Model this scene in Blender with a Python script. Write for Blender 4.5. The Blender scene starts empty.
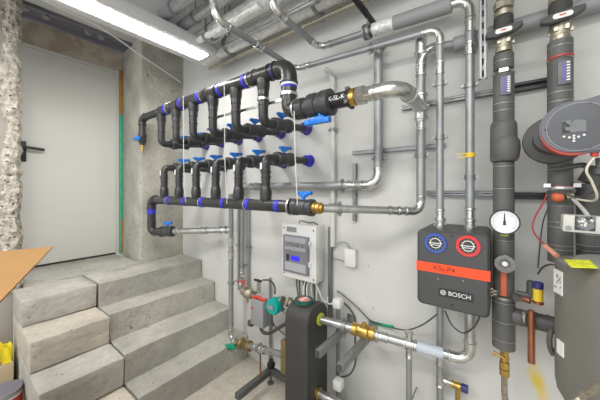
import bpy, bmesh, math, random
from mathutils import Vector as V, Matrix as M, Quaternion, noise
random.seed(7)
PI = math.pi
S = bpy.context.scene
C = S.collection

# ------------------------------------------------------------------ camera, world, lights, exposure
F = 267.0; CZ = 1.43; HOR = 189.0
YAW = math.radians(36.8)
cd = bpy.data.cameras.new('camera'); cam = bpy.data.objects.new('camera', cd); C.objects.link(cam)
cam.location = (0, 0, CZ); cam.rotation_euler = (PI/2, 0, YAW)
cd.sensor_width = 36; cd.lens = F/600*36; cd.shift_y = -(200-HOR)/600; cd.clip_start = .02
S.camera = cam
S.view_settings.view_transform = 'Standard'; S.view_settings.look = 'None'
S.view_settings.gamma = 1; S.view_settings.exposure = 0.75
W = bpy.data.worlds.new('world'); S.world = W; W.use_nodes = True
W.node_tree.nodes['Background'].inputs[0].default_value = (.93, .97, 1, 1)
W.node_tree.nodes['Background'].inputs[1].default_value = 1.2
TUBE_EMIT = 24.0
def area(name, loc, rot, sx, sy, power, col=(1, .98, .94)):
    l = bpy.data.lights.new(name, 'AREA'); l.shape = 'RECTANGLE'; l.size = sx; l.size_y = sy
    l.energy = power; l.color = col
    o = bpy.data.objects.new(name, l); C.objects.link(o); o.location = loc; o.rotation_euler = rot
    return o
area('ceiling_tube_light_over_the_plant', (.1, -.35, 2.75), (0, 0, 0), 1.6, .25, 26)
area('ceiling_tube_light_behind', (-1.7, -1.5, 2.75), (0, 0, .3), 1.5, .25, 30)

def at(px, py, Y):                       # point of the plane Y=const seen in direction (px,py)
    l = (px-300)/F; d = Y/(math.cos(YAW)+math.sin(YAW)*l)
    return V(((-math.sin(YAW)+math.cos(YAW)*l)*d, Y, CZ+(HOR-py)*d/F))
def atz(px, py, z):
    d = (z-CZ)*F/(HOR-py); l = (px-300)/F
    return V(((-math.sin(YAW)+math.cos(YAW)*l)*d, (math.cos(YAW)+math.sin(YAW)*l)*d, z))

# ------------------------------------------------------------------ materials
def mat(name, col, rough=.5, metal=0, col2=None, scale=8, amt=.5, bump=0, bscale=None, emit=0, detail=5, speck=None, trans=0, fine=0):
    m = bpy.data.materials.new(name); m.use_nodes = True
    nt = m.node_tree; b = nt.nodes['Principled BSDF']
    b.inputs['Base Color'].default_value = (*col, 1)
    b.inputs['Roughness'].default_value = rough; b.inputs['Metallic'].default_value = metal
    if trans: b.inputs['Transmission Weight'].default_value = trans
    tc = nt.nodes.new('ShaderNodeTexCoord')
    if col2:
        n = nt.nodes.new('ShaderNodeTexNoise'); n.inputs['Scale'].default_value = scale; n.inputs['Detail'].default_value = detail
        nt.links.new(tc.outputs['Object'], n.inputs['Vector'])
        r = nt.nodes.new('ShaderNodeValToRGB')
        r.color_ramp.elements[0].position = .5-amt/2; r.color_ramp.elements[0].color = (*col, 1)
        r.color_ramp.elements[1].position = .5+amt/2; r.color_ramp.elements[1].color = (*col2, 1)
        nt.links.new(n.outputs['Fac'], r.inputs['Fac'])
        out = r.outputs['Color']
        if fine:
            fn = nt.nodes.new('ShaderNodeTexNoise'); fn.inputs['Scale'].default_value = scale*7; fn.inputs['Detail'].default_value = 8; fn.inputs['Roughness'].default_value = .7
            nt.links.new(tc.outputs['Object'], fn.inputs['Vector'])
            mr = nt.nodes.new('ShaderNodeMapRange'); mr.inputs['From Min'].default_value = .3; mr.inputs['From Max'].default_value = .7
            mr.inputs['To Min'].default_value = 1-fine; mr.inputs['To Max'].default_value = 1+fine*.6
            nt.links.new(fn.outputs['Fac'], mr.inputs['Value'])
            ml = nt.nodes.new('ShaderNodeVectorMath'); ml.operation = 'SCALE'
            nt.links.new(out, ml.inputs[0]); nt.links.new(mr.outputs[0], ml.inputs['Scale']); out = ml.outputs[0]
        if speck:
            v = nt.nodes.new('ShaderNodeTexNoise'); v.inputs['Scale'].default_value = speck[1]; v.inputs['Detail'].default_value = 2
            nt.links.new(tc.outputs['Object'], v.inputs['Vector'])
            r2 = nt.nodes.new('ShaderNodeValToRGB')
            r2.color_ramp.elements[0].position = speck[2]; r2.color_ramp.elements[0].color = (0, 0, 0, 1)
            r2.color_ramp.elements[1].position = speck[2]+.03; r2.color_ramp.elements[1].color = (1, 1, 1, 1)
            nt.links.new(v.outputs['Fac'], r2.inputs['Fac'])
            mx = nt.nodes.new('ShaderNodeMix'); mx.data_type = 'RGBA'
            nt.links.new(r2.outputs['Color'], mx.inputs[0]); nt.links.new(out, mx.inputs[6])
            mx.inputs[7].default_value = (*speck[0], 1)
            out = mx.outputs[2]
        nt.links.new(out, b.inputs['Base Color'])
    if bump:
        n2 = nt.nodes.new('ShaderNodeTexNoise'); n2.inputs['Scale'].default_value = bscale or scale*3; n2.inputs['Detail'].default_value = 6
        nt.links.new(tc.outputs['Object'], n2.inputs['Vector'])
        bp = nt.nodes.new('ShaderNodeBump'); bp.inputs['Strength'].default_value = bump; bp.inputs['Distance'].default_value = .02
        nt.links.new(n2.outputs['Fac'], bp.inputs['Height']); nt.links.new(bp.outputs['Normal'], b.inputs['Normal'])
    if emit:
        b.inputs['Emission Color'].default_value = (*col, 1); b.inputs['Emission Strength'].default_value = emit
    return m
PLASTER = mat('white_plaster', (.63, .63, .615), .9, col2=(.55, .55, .53), scale=2.2, amt=.4, bump=.12, bscale=14, speck=((.30, .29, .27), 22, .765))
CEIL = mat('ceiling_paint', (.50, .50, .47), .9, col2=(.44, .44, .41), scale=2, bump=.1)
CONC = mat('grey_concrete', (.53, .515, .465), .9, col2=(.345, .335, .30), scale=3.0, amt=.35, fine=.14, bump=.5, bscale=30, speck=((.20, .19, .17), 26, .70))
COL = mat('raw_column_concrete', (.48, .46, .40), .92, col2=(.33, .32, .28), scale=5, amt=.35, fine=.16, bump=.5, bscale=26, speck=((.17, .16, .15), 34, .69))
BLOCK = mat('beige_concrete_block', (.56, .51, .43), .9, col2=(.40, .37, .32), scale=4, amt=.35, fine=.13, bump=.4, bscale=30, speck=((.27, .25, .2), 40, .68))
FLOOR = mat('screed_floor', (.56, .52, .45), .85, col2=(.44, .41, .35), scale=3, amt=.4, fine=.2, bump=.2, speck=((.25, .22, .18), 14, .74))
BROKEN = mat('broken_concrete', (.58, .54, .46), .95, col2=(.30, .28, .24), scale=28, amt=.3, bump=.8, bscale=60, speck=((.08, .075, .065), 45, .63))
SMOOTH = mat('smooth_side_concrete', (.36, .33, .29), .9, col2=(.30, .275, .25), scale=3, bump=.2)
LINTEL = mat('lintel_plaster', (.56, .51, .42), .9, col2=(.44, .37, .29), scale=7, amt=.10, bump=.3, bscale=20)
DOOR = mat('pale_grey_door_paint', (.76, .76, .73), .45)
DOORF = mat('door_frame_paint', (.62, .63, .60), .5)
GAP = mat('dark_gap', (.06, .055, .05), .9)
FOAM_O = mat('orange_foam', (.52, .26, .06), .9, col2=(.40, .2, .05), scale=20)
FOAM_G = mat('green_foam', (.10, .50, .32), .8, col2=(.06, .38, .27), scale=14)
BLACK = mat('black_plastic', (.022, .022, .024), .45)
PVC = mat('dark_grey_pvc', (.022, .022, .023), .30, col2=(.04, .04, .04), scale=16, bump=.06)
PVCB = mat('black_pvc', (.015, .015, .016), .28)
PVCN = mat('grey_union_nut', (.045, .047, .05), .38)
BLUE = mat('bright_blue_handle', (.005, .17, .62), .35)
DBLUE = mat('dark_blue_band', (.03, .03, .48), .5)
PURP = mat('purple_cap', (.07, .04, .27), .5)
WHITE = mat('white_plastic', (.72, .72, .70), .4)
LABEL = mat('white_label', (.75, .75, .73), .6)
GALV = mat('galvanised_steel', (.58, .59, .59), .33, .85, col2=(.40, .41, .41), scale=22, amt=.4, bump=.05)
GALVG = mat('dull_galvanised_pipe', (.36, .375, .385), .45, .55, col2=(.29, .30, .31), scale=9, amt=.5)
FITT = mat('pressed_steel_fitting', (.68, .69, .67), .26, .9, col2=(.46, .47, .46), scale=30, amt=.4)
RAIL = mat('steel_rail', (.33, .34, .34), .45, .7, col2=(.24, .25, .25), scale=20)
GREYP = mat('grey_painted_pipe', (.30, .31, .315), .5, col2=(.25, .26, .265), scale=6)
FOIL = mat('crinkled_foil', (.95, .95, .93), .42, .35, col2=(.66, .66, .64), scale=30, amt=.5, bump=.9, bscale=28)
INSUL = mat('grey_rubber_insulation', (.082, .082, .08), .55, col2=(.115, .115, .112), scale=10, bump=.1)
INSD = mat('dark_insulation', (.045, .045, .043), .7)
BRASS = mat('brass', (.62, .42, .12), .32, .9, col2=(.45, .30, .09), scale=25)
BRASSB = mat('brown_brass', (.36, .26, .12), .4, .8, col2=(.26, .19, .09), scale=25)
NICKEL = mat('dull_nickel_brass', (.46, .43, .35), .38, .7, col2=(.30, .27, .2), scale=28)
COPPER = mat('copper', (.42, .17, .09), .4, .75, col2=(.30, .13, .08), scale=15)
ORANGE = mat('orange_tape', (.86, .07, .012), .5)
ORSL = mat('orange_sleeve', (.55, .12, .05), .5)
HOUS = mat('dark_grey_housing', (.055, .056, .058), .45)
EPP = mat('grey_foam_shell', (.15, .147, .13), .5, col2=(.18, .175, .157), scale=4, bump=.1, bscale=90)
EPPL = mat('light_shell_lid', (.24, .24, .23), .5)
HXM = mat('black_insulation_jacket', (.035, .035, .036), .6, col2=(.05, .05, .05), scale=8)
PANEL = mat('slate_grey_panel', (.12, .123, .145), .42)
PANELD = mat('slate_disc', (.085, .088, .10), .5)
RED = mat('red_plastic', (.55, .04, .03), .4)
REDRING = mat('red_rubber_ring', (.40, .06, .04), .5)
PINK = mat('pink_card', (.75, .22, .2), .6)
TEAL = mat('teal_pump_paint', (.0, .33, .30), .4)
TGREEN = mat('green_tape', (.0, .28, .15), .5)
DGREEN = mat('dark_green_tape', (.01, .09, .06), .5)
GBOX = mat('grey_plastic_box', (.26, .27, .28), .5)
SCREEN = mat('grey_display', (.02, .022, .025), .3, col2=(.16, .165, .17), scale=45, amt=.05)
LCD = mat('blue_lcd', (.03, .02, .75), .3, emit=.35)
DOORSMOKE = mat('smoked_cover', (.20, .205, .235), .25)
DSMOKE2 = mat('grey_module', (.38, .385, .42), .4)
YELLOW = mat('yellow_label', (.78, .85, .02), .5, col2=(.62, .62, .05), scale=60, amt=.1)
YRAG = mat('yellow_cloth', (.75, .62, .02), .8)
YPLAS = mat('yellow_plastic', (.72, .50, .03), .45)
NAVY = mat('navy_plastic', (.03, .03, .16), .45)
CARD = mat('brown_cardboard', (.33, .175, .055), .8, col2=(.29, .15, .045), scale=3)
CREAM = mat('cream_cable', (.66, .62, .50), .5)
CGREY = mat('dark_grey_cable', (.07, .07, .07), .5)
CWHITE = mat('white_cable', (.66, .66, .64), .5)
REDW = mat('dark_red_wire', (.30, .03, .03), .5)
TIN = mat('paint_tin', (.45, .45, .48), .3, .8)
LIDM = mat('violet_grey_lid', (.22, .21, .28), .35, .3)
DIAL = mat('white_dial', (.74, .75, .78), .4)
HOSE = mat('braided_hose', (.42, .38, .30), .4, .6, col2=(.2, .18, .14), scale=90)
TUBE = mat('lit_diffuser', (1, .975, .93), .5, emit=TUBE_EMIT)
HOUSW = mat('batten_housing', (.56, .56, .57), .5)
YG = mat('yellow_green_ring', (.45, .48, .03), .5)
WIRE = mat('pale_binding_wire', (.34, .34, .33), .4, .5)
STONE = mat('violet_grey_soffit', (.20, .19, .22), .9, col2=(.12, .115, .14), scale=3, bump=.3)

WYW = 1.565
# yellow paint smear on the plaster
def add_smear(m, p, c):
    nt = m.node_tree; b = nt.nodes['Principled BSDF']; src = b.inputs['Base Color'].links[0].from_socket
    g = nt.nodes.new('ShaderNodeNewGeometry'); sub = nt.nodes.new('ShaderNodeVectorMath'); sub.operation = 'SUBTRACT'
    nt.links.new(g.outputs['Position'], sub.inputs[0]); sub.inputs[1].default_value = p
    mu = nt.nodes.new('ShaderNodeVectorMath'); mu.operation = 'MULTIPLY'; mu.inputs[1].default_value = (32, 32, 9)
    rt = nt.nodes.new('ShaderNodeVectorRotate'); rt.rotation_type = 'Y_AXIS'; rt.inputs['Angle'].default_value = .25
    nt.links.new(sub.outputs[0], rt.inputs['Vector']); nt.links.new(rt.outputs[0], mu.inputs[0])
    n = nt.nodes.new('ShaderNodeTexNoise'); n.inputs['Scale'].default_value = 14
    nt.links.new(g.outputs['Position'], n.inputs['Vector'])
    ln = nt.nodes.new('ShaderNodeVectorMath'); ln.operation = 'LENGTH'; nt.links.new(mu.outputs[0], ln.inputs[0])
    ad = nt.nodes.new('ShaderNodeMath'); ad.operation = 'ADD'; nt.links.new(ln.outputs['Value'], ad.inputs[0]); nt.links.new(n.outputs['Fac'], ad.inputs[1])
    r = nt.nodes.new('ShaderNodeValToRGB'); r.color_ramp.elements[0].position = .45; r.color_ramp.elements[0].color = (1, 1, 1, 1)
    r.color_ramp.elements[1].position = 1; r.color_ramp.elements[1].color = (0, 0, 0, 1)
    hf = nt.nodes.new('ShaderNodeMath'); hf.operation = 'MULTIPLY'; hf.inputs[1].default_value = .6
    nt.links.new(ad.outputs[0], hf.inputs[0]); nt.links.new(hf.outputs[0], r.inputs['Fac'])
    mx = nt.nodes.new('ShaderNodeMix'); mx.data_type = 'RGBA'
    nt.links.new(r.outputs['Color'], mx.inputs[0]); nt.links.new(src, mx.inputs[6]); mx.inputs[7].default_value = (*c, 1)
    nt.links.new(mx.outputs[2], b.inputs['Base Color'])
add_smear(PLASTER, at(538, 384, WYW), (.72, .53, .10))

# ------------------------------------------------------------------ builders
def nb(): return bmesh.new()
def finish(name, bm, m, parent=None, sharp=35, loc=None):
    bm.normal_update(); two = any(f.material_index == 1 for f in bm.faces)
    a = math.radians(sharp)
    for f in bm.faces: f.smooth = True
    for e in bm.edges:
        e.smooth = not (len(e.link_faces) == 2 and e.calc_face_angle(0) > a)
    me = bpy.data.meshes.new(name)
    off = parent.get('_o') if parent else None
    o = bpy.data.objects.new(name, me)
    if parent:
        base = WORLD[parent.name]
        bm.transform(M.Translation(-base)); WORLD[o.name] = base
        o.parent = parent
    else:
        if loc is None:
            if bm.verts:
                mn = [min(v.co[i] for v in bm.verts) for i in range(3)]; mxx = [max(v.co[i] for v in bm.verts) for i in range(3)]
                loc = V(((mn[0]+mxx[0])/2, (mn[1]+mxx[1])/2, mn[2]))
            else: loc = V((0, 0, 0))
        bm.transform(M.Translation(-V(loc))); o.location = loc; WORLD[o.name] = V(loc)
    bm.to_mesh(me); bm.free()
    me.materials.append(m); C.objects.link(o)
    if two: me.materials.append(GAP if name == 'channel' else WIRE)
    return o
WORLD = {}
def tag(o, label, cat, group=None, kind=None):
    if label: o['label'] = label
    if cat: o['category'] = cat
    if group: o['group'] = group
    if kind: o['kind'] = kind
    return o
def thing(name, label, cat, loc, group=None):
    o = bpy.data.objects.new(name, None); C.objects.link(o); o.location = loc; o.empty_display_size = .05
    WORLD[o.name] = V(loc)
    return tag(o, label, cat, group)
def struct(name, bm, m): 
    o = finish(name, bm, m); o['kind'] = 'structure'; return o
def part(name, bm, m, p, label=None):
    o = finish(name, bm, m, p)
    if label: o['label'] = label
    return o

def box(bm, c, s, rot=None, bev=0):
    r = bmesh.ops.create_cube(bm, size=1)['verts']
    mt = M.Translation(V(c)) @ (rot.to_4x4() if rot else M.Identity(4)) @ M.Diagonal((*s, 1))
    bmesh.ops.transform(bm, matrix=mt, verts=r)
    if bev:
        es = list({e for v in r for e in v.link_edges})
        bmesh.ops.bevel(bm, geom=es, offset=bev, segments=2, profile=.5, affect='EDGES', clamp_overlap=True)
    return r
def bb(bm, x0, x1, y0, y1, z0, z1, bev=0):
    return box(bm, ((x0+x1)/2, (y0+y1)/2, (z0+z1)/2), (abs(x1-x0), abs(y1-y0), abs(z1-z0)), None, bev)
def basis(d):
    d = V(d).normalized(); u = V((0, 0, 1)) if abs(d.z) < .9 else V((1, 0, 0))
    a = d.cross(u).normalized(); b = d.cross(a).normalized()
    return d, a, b
def turned(bm, p, d, prof, seg=20, sx=1):
    """revolve [(distance, radius)...] about the line p + t*d"""
    d, a, b = basis(d); p = V(p); rings = []
    for t, r in prof:
        r = max(r, 1e-4)
        rings.append([bm.verts.new(p+d*t+(a*math.cos(2*PI*k/seg)+b*math.sin(2*PI*k/seg))*r) for k in range(seg)])
    for A, B in zip(rings, rings[1:]):
        for k in range(seg):
            bm.faces.new((A[k], A[(k+1) % seg], B[(k+1) % seg], B[k]))
    bm.faces.new(rings[0][::-1]); bm.faces.new(rings[-1])
def cyl(bm, p0, p1, r, seg=16):
    p0 = V(p0); p1 = V(p1); turned(bm, p0, p1-p0, [(0, r), ((p1-p0).length, r)], seg)
def tube(bm, pts, r, seg=12):
    pts = [V(p) for p in pts]; n = len(pts)
    if isinstance(r, list) and len(r) > n: r = r[:n]
    if n < 2: return
    t = [(pts[min(i+1, n-1)]-pts[max(i-1, 0)]).normalized() for i in range(n)]
    d, a, b = basis(t[0]); rings = []
    for i in range(n):
        if i: a = t[i-1].rotation_difference(t[i]) @ a
        a = (a-t[i]*a.dot(t[i])).normalized(); b = t[i].cross(a)
        rr = r[i] if isinstance(r, (list, tuple)) else r
        rings.append([bm.verts.new(pts[i]+(a*math.cos(2*PI*k/seg)+b*math.sin(2*PI*k/seg))*rr) for k in range(seg)])
    for A, B in zip(rings, rings[1:]):
        for k in range(seg): bm.faces.new((A[k], A[(k+1) % seg], B[(k+1) % seg], B[k]))
    bm.faces.new(rings[0][::-1]); bm.faces.new(rings[-1])
def corner(p0, p1, p2, R, n=8):
    """arc points rounding the corner at p1"""
    p0, p1, p2 = V(p0), V(p1), V(p2); u = (p0-p1).normalized(); w = (p2-p1).normalized()
    ang = u.angle(w); t = min(R/math.tan(ang/2), (p0-p1).length*.49, (p2-p1).length*.49)
    R2 = t*math.tan(ang/2); c = p1+(u+w).normalized()*(R2/math.sin(ang/2))
    a = p1+u*t; b = p1+w*t; va = a-c; vb = b-c; ax = va.cross(vb).normalized(); tot = va.angle(vb)
    return [c+Quaternion(ax, tot*k/n) @ va for k in range(n+1)], u, w
def smooth_path(pts, R, n=8):
    out = [V(pts[0])]
    for i in range(1, len(pts)-1): out += corner(pts[i-1], pts[i], pts[i+1], R, n)[0]
    return out+[V(pts[-1])]
def spline(pts, n=8):
    pts = [V(p) for p in pts]; P = [2*pts[0]-pts[1]]+pts+[2*pts[-1]-pts[-2]]; out = []
    for i in range(1, len(P)-2):
        for k in range(n):
            t = k/n; a, b, c, d = P[i-1:i+3]
            out.append(.5*((2*b)+(c-a)*t+(2*a-5*b+4*c-d)*t*t+(3*b-a-3*c+d)*t**3))
    return out+[pts[-1]]
def cable(name, label, cat, pts, r, m, parent=None, group=None):
    bm = nb(); tube(bm, spline(pts), r, 8)
    o = finish(name, bm, m, parent)
    if not parent: tag(o, label, cat, group)
    elif label: o['label'] = label
    return o
def elbow_bm(bm, a, b, c, r, R, ext):
    arc, u, w = corner(a, b, c, R, 10)
    tube(bm, [arc[0]+u*ext]+arc+[arc[-1]+w*ext], r*1.1, 16)
    for e, dr in ((arc[0]+u*ext, u), (arc[-1]+w*ext, w)):
        turned(bm, e-dr*.006, dr, [(-.004, r*1.1), (-.001, r*1.24), (.006, r*1.24), (.009, r*1.08)], 18)
def sleeve(bm, p, d, r, L=.06):
    turned(bm, V(p)-V(d).normalized()*L/2, d, [(0, r*1.03), (.002, r*1.24), (.010, r*1.24), (.013, r*1.1), (L-.013, r*1.1), (L-.010, r*1.24), (L-.002, r*1.24), (L, r*1.03)], 18)
def clamp_bm(bm, p, d, r, wallY=None):
    d = V(d).normalized(); p = V(p)
    turned(bm, p-d*.011, d, [(0, r*1.02), (0, r*1.18+.001), (.022, r*1.18+.001), (.022, r*1.02)], 18)
    side = V((0, 0, 1)).cross(d) if abs(d.z) < .5 else V((1, 0, 0))
    if abs(d.z) < .5: side = V((0, 0, 1))
    for s in (1, -1):
        box(bm, p+side*s*(r*1.18+.006), (.014, .012, .014))
        cyl(bm, p+side*s*(r*1.18+.006)-V((0, .012, 0)), p+side*s*(r*1.18+.006)+V((0, .012, 0)), .004, 8)
    if wallY: cyl(bm, p, V((p.x, wallY, p.z)), .004, 8)
def pipe_run(name, label, pts, r, R=None, m=None, fm=None, sleeves=(), clamps=(), wallY=None, group=None, cat='pipe', ext=.03):
    """one pipe thing: pipe + an elbow at every bend + sleeves and clamps (segment index, fraction)"""
    pts = [V(p) for p in pts]; m = m or GALV; fm = fm or FITT; R = R or r*2.2
    t = thing(name, label, cat, pts[0] if pts[0].z < pts[-1].z else pts[-1], group)
    bm = nb(); tube(bm, smooth_path(pts, R), r, 16); part('pipe', bm, m, t)
    for i in range(1, len(pts)-1):
        bm = nb(); elbow_bm(bm, pts[i-1], pts[i], pts[i+1], r, R, ext); part('elbow', bm, fm, t)
    for i, f in sleeves:
        bm = nb(); sleeve(bm, pts[i].lerp(pts[i+1], f), pts[i+1]-pts[i], r); part('coupling', bm, fm, t)
    for i, f in clamps:
        bm = nb(); clamp_bm(bm, pts[i].lerp(pts[i+1], f), pts[i+1]-pts[i], r, wallY); part('pipe_clamp', bm, RAIL, t)
    return t
def text(s, size, loc, m, parent, name='lettering', rot=(PI/2, 0, 0), align='CENTER', depth=.0004):
    cu = bpy.data.curves.new('t', 'FONT'); cu.body = s; cu.size = size; cu.align_x = align; cu.align_y = 'CENTER'; cu.extrude = depth
    to = bpy.data.objects.new('t', cu); C.objects.link(to); bpy.context.view_layer.update()
    me = bpy.data.meshes.new_from_object(to.evaluated_get(bpy.context.evaluated_depsgraph_get()))
    bpy.data.objects.remove(to); bm = nb(); bm.from_mesh(me); bpy.data.meshes.remove(me)
    from mathutils import Euler
    bm.transform(M.Translation(V(loc)) @ Euler(rot).to_matrix().to_4x4())
    return part(name, bm, m, parent)
def slab(bm, a, b, c, e, th=.004):
    a, b, c, e = map(V, (a, b, c, e)); nn = (b-a).cross(c-a).normalized()*th
    A = [bm.verts.new(x) for x in (a, b, c, e)]; B = [bm.verts.new(x-nn) for x in (a, b, c, e)]
    for k in range(4): bm.faces.new((A[k], A[(k+1) % 4], B[(k+1) % 4], B[k]))
    bm.faces.new(A[::-1]); bm.faces.new(B); bmesh.ops.recalc_face_normals(bm, faces=bm.faces[:])
def ring(bm, p, d, r0, r1, L, seg=28):
    d, a, b = basis(d); p = V(p)
    prof = [(0, r0), (0, r1), (L, r1), (L, r0)]; rings = []
    for t, r in prof: rings.append([bm.verts.new(p+d*t+(a*math.cos(2*PI*k/seg)+b*math.sin(2*PI*k/seg))*r) for k in range(seg)])
    for i in range(4):
        A, B = rings[i], rings[(i+1) % 4]
        for k in range(seg): bm.faces.new((A[k], A[(k+1) % seg], B[(k+1) % seg], B[k]))
def rough(bm, amt, sc, seed=0, lock=lambda c: 1):
    for v in bm.verts:
        n = noise.noise_vector(v.co*sc+V((seed, 3, 1)))+.5*noise.noise_vector(v.co*sc*3.1+V((seed, 1, 7)))
        v.co += n*amt*lock(v.co)
def gridbox(x0, x1, y0, y1, z0, z1, step, bev=.006, amt=.003, sc=9, seed=0):
    bm = nb(); bb(bm, x0, x1, y0, y1, z0, z1, bev)
    for ax, (a, b) in enumerate(((x0, x1), (y0, y1), (z0, z1))):
        n = int((b-a)/step)
        for k in range(1, n):
            co = [0, 0, 0]; co[ax] = a+(b-a)*k/n; no = [0, 0, 0]; no[ax] = 1
            bmesh.ops.bisect_plane(bm, geom=bm.verts[:]+bm.edges[:]+bm.faces[:], plane_co=co, plane_no=no)
    rough(bm, amt, sc, seed); return bm
def rounded_prism(bm, cx, cz, w, h, y0, y1, rad, seg=6, bev=.0):
    """rounded rectangle in XZ extruded from y0 (front) to y1"""
    pts = []
    for sx, sz, a0 in ((1, 1, 0), (-1, 1, 90), (-1, -1, 180), (1, -1, 270)):
        for k in range(seg+1):
            a = math.radians(a0+90*k/seg); pts.append((cx+sx*(w/2-rad)+rad*math.cos(a), cz+sz*(h/2-rad)+rad*math.sin(a)))
    lay = [(y0, bev), (y0+bev, 0), (y1, 0)] if bev else [(y0, 0), (y1, 0)]
    R = []
    for y, ins in lay:
        R.append([bm.verts.new((cx+(x-cx)*(1-2*ins/w), y, cz+(z-cz)*(1-2*ins/h))) for x, z in pts])
    for A, B in zip(R, R[1:]):
        for k in range(len(A)): bm.faces.new((A[k], A[(k+1) % len(A)], B[(k+1) % len(A)], B[k]))
    bm.faces.new(R[0][::-1]); bm.faces.new(R[-1])

# ------------------------------------------------------------------ the room
WY = 1.565; DX = -3.35; CX = -2.765; ZC = 2.93
ZL = .72
bm = nb(); bb(bm, -3.6, 1.6, -2.2, WY+.2, -.1, 0); struct('floor', bm, FLOOR)
bm = nb(); bb(bm, CX, 1.6, WY, WY+.2, 0, ZC); struct('wall_back', bm, PLASTER)
bm = nb(); bb(bm, 1.6, 1.75, -2.2, WY+.2, 0, ZC); struct('wall_right', bm, PLASTER)
# column beside the door, front face and reveal
bm = gridbox(DX-.2, CX, 1.148, WY+.2, 0, ZC, .12, .004, .004, 8, 3); 
for v in bm.verts:
    if v.co.x < CX and v.co.y < 1.4: v.co.y += .045*(CX-v.co.x)/(CX-DX)
struct('wall_column', bm, COL)
bm = nb(); bb(bm, DX-.2, DX-.001, -.2, 1.19, ZL+2.005, ZC); struct('wall_lintel', bm, LINTEL)
bm = nb(); bb(bm, -3.03, 1.6, -2.2, WY+.2, ZC, ZC+.2); struct('ceiling', bm, CEIL)
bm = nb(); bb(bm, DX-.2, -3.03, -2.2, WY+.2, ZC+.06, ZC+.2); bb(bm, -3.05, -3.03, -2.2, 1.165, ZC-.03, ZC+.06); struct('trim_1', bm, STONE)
# left wall whose end beside the door is broken off
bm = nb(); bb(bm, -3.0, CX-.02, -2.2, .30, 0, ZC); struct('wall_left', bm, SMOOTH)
bm = nb()
ny, nz = 14, 150
grid = []
for j in range(nz+1):
    z = ZL-.02+(ZC-ZL+.02)*j/nz; row = []
    e = .345+.018*noise.noise(V((z*6, 1, 2)))+.014*noise.noise(V((z*19, 4, 2)))
    s = .24+.03*noise.noise(V((z*3, 8, 2)))+.015*noise.noise(V((z*15, 9, 2)))
    for i in range(ny+1):
        u = i/ny; y = s+(e-s)*u
        x = CX-.022+.022*math.sin(PI*min(1, u*1.6)/2)-.09*max(0, u-.75)/.25*.5
        x += .016*noise.noise(V((y*40, z*26, 3)))+.010*noise.noise(V((y*90, z*70, 3)))
        row.append(bm.verts.new((x, y, z)))
    row.append(bm.verts.new((-3.0, e, z))); row.append(bm.verts.new((-3.0, s, z)))
    grid.append(row)
L = len(grid[0])
for A, B in zip(grid, grid[1:]):
    for i in range(L): bm.faces.new((A[i], A[(i+1) % L], B[(i+1) % L], B[i]))
bm.faces.new(grid[0][::-1]); bm.faces.new(grid[-1])
bmesh.ops.recalc_face_normals(bm, faces=bm.faces[:])
struct('trim_2', bm, BROKEN)
# rough lip between column and plaster
bm = nb()
tube(bm, [(CX+.002+.01*noise.noise(V((k*.7, 2, 5))), WY-.002, 2.2+.73*k/30) for k in range(31)], [.008+.006*abs(noise.noise(V((k*1.3, 2, 9)))) for k in range(31)], 6)
struct('trim_3', bm, COL)

# door (an object of the setting) with frame, leaf, lever and foam strip
d = thing('door_1', 'plain pale grey metal door in the raw concrete opening at the top of the steps', 'door', (DX, .74, ZL)); d['kind'] = 'structure'
bm = nb(); bb(bm, DX-.04, DX, .36, 1.128, ZL+.02, ZL+1.965, .002); part('door_leaf', bm, DOOR, d)
bm = nb(); bb(bm, DX-.05, DX+.012, 1.13, 1.155, ZL+.005, ZL+2.0, .003); bb(bm, DX-.05, DX+.012, .30, .357, ZL+.005, ZL+2.0, .003)
bb(bm, DX-.05, DX+.008, .357, 1.13, ZL+1.97, ZL+2.0, .003); part('door_frame', bm, DOORF, d)
bm = nb(); bb(bm, DX-.035, DX-.01, .36, 1.128, ZL+.002, ZL+.02); part('bottom_gap', bm, GAP, d)
hz = at(22, 148, .41).z
hd = nb(); rounded = box(hd, (DX+.006, .418, hz-.025), (.012, .044, .18), None, .005)
tube(hd, smooth_path([(DX+.005, .418, hz+.01), (DX+.05, .418, hz+.01), (DX+.05, .55, hz-.002)], .018), .013, 10)
part('door_handle', hd, BLACK, d)
for k, (z0, z1, m, lb) in enumerate(((2.62, 1.98, FOAM_O, None),)): pass
bm = nb(); bb(bm, DX-.05, DX+.02, 1.157, 1.190, 2.25, ZL+2.02, .004); part('foam_strip', bm, FOAM_O, d, 'orange foam strip along the upper door edge')
bm = nb(); bb(bm, DX-.05, DX+.02, 1.157, 1.190, 1.10, 2.25, .004); part('foam_strip', bm, FOAM_G, d, 'green foam strip beside the middle of the door')
bm = nb(); bb(bm, DX-.05, DX+.02, 1.170, 1.190, ZL, 1.10, .004); part('foam_strip', bm, FOAM_O, d, 'orange foam strip at the foot of the door edge')
bm = nb(); bb(bm, DX-.05, DX+.021, 1.157, 1.170, ZL, 1.10, .002); part('foam_strip', bm, FOAM_G, d)
# pale cones of the void above the lintel
for k, (px, py) in enumerate(((24, 10), (46, 17), (88, 31), (101, 38))):
    p = at(px, py, 0.8); p = V((-3.2, at(px, py, 1).y, 0))
    l = (px-300)/F; dd = -3.2/(-math.sin(YAW)+math.cos(YAW)*l); p.y = (math.cos(YAW)+math.sin(YAW)*l)*dd; p.z = ZC+.06
    bm = nb(); turned(bm, p, (0.1, .05, -1), [(-.01, .022), (.03, .030), (.055, .024), (.06, .01)], 16)
    tag(finish('ceiling_plug', bm, GREYP), 'pale round plug in the dark ceiling strip, '+('first', 'second', 'third', 'fourth')[k]+' from the broken wall edge', 'plug', 'plugs over the door')

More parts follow.
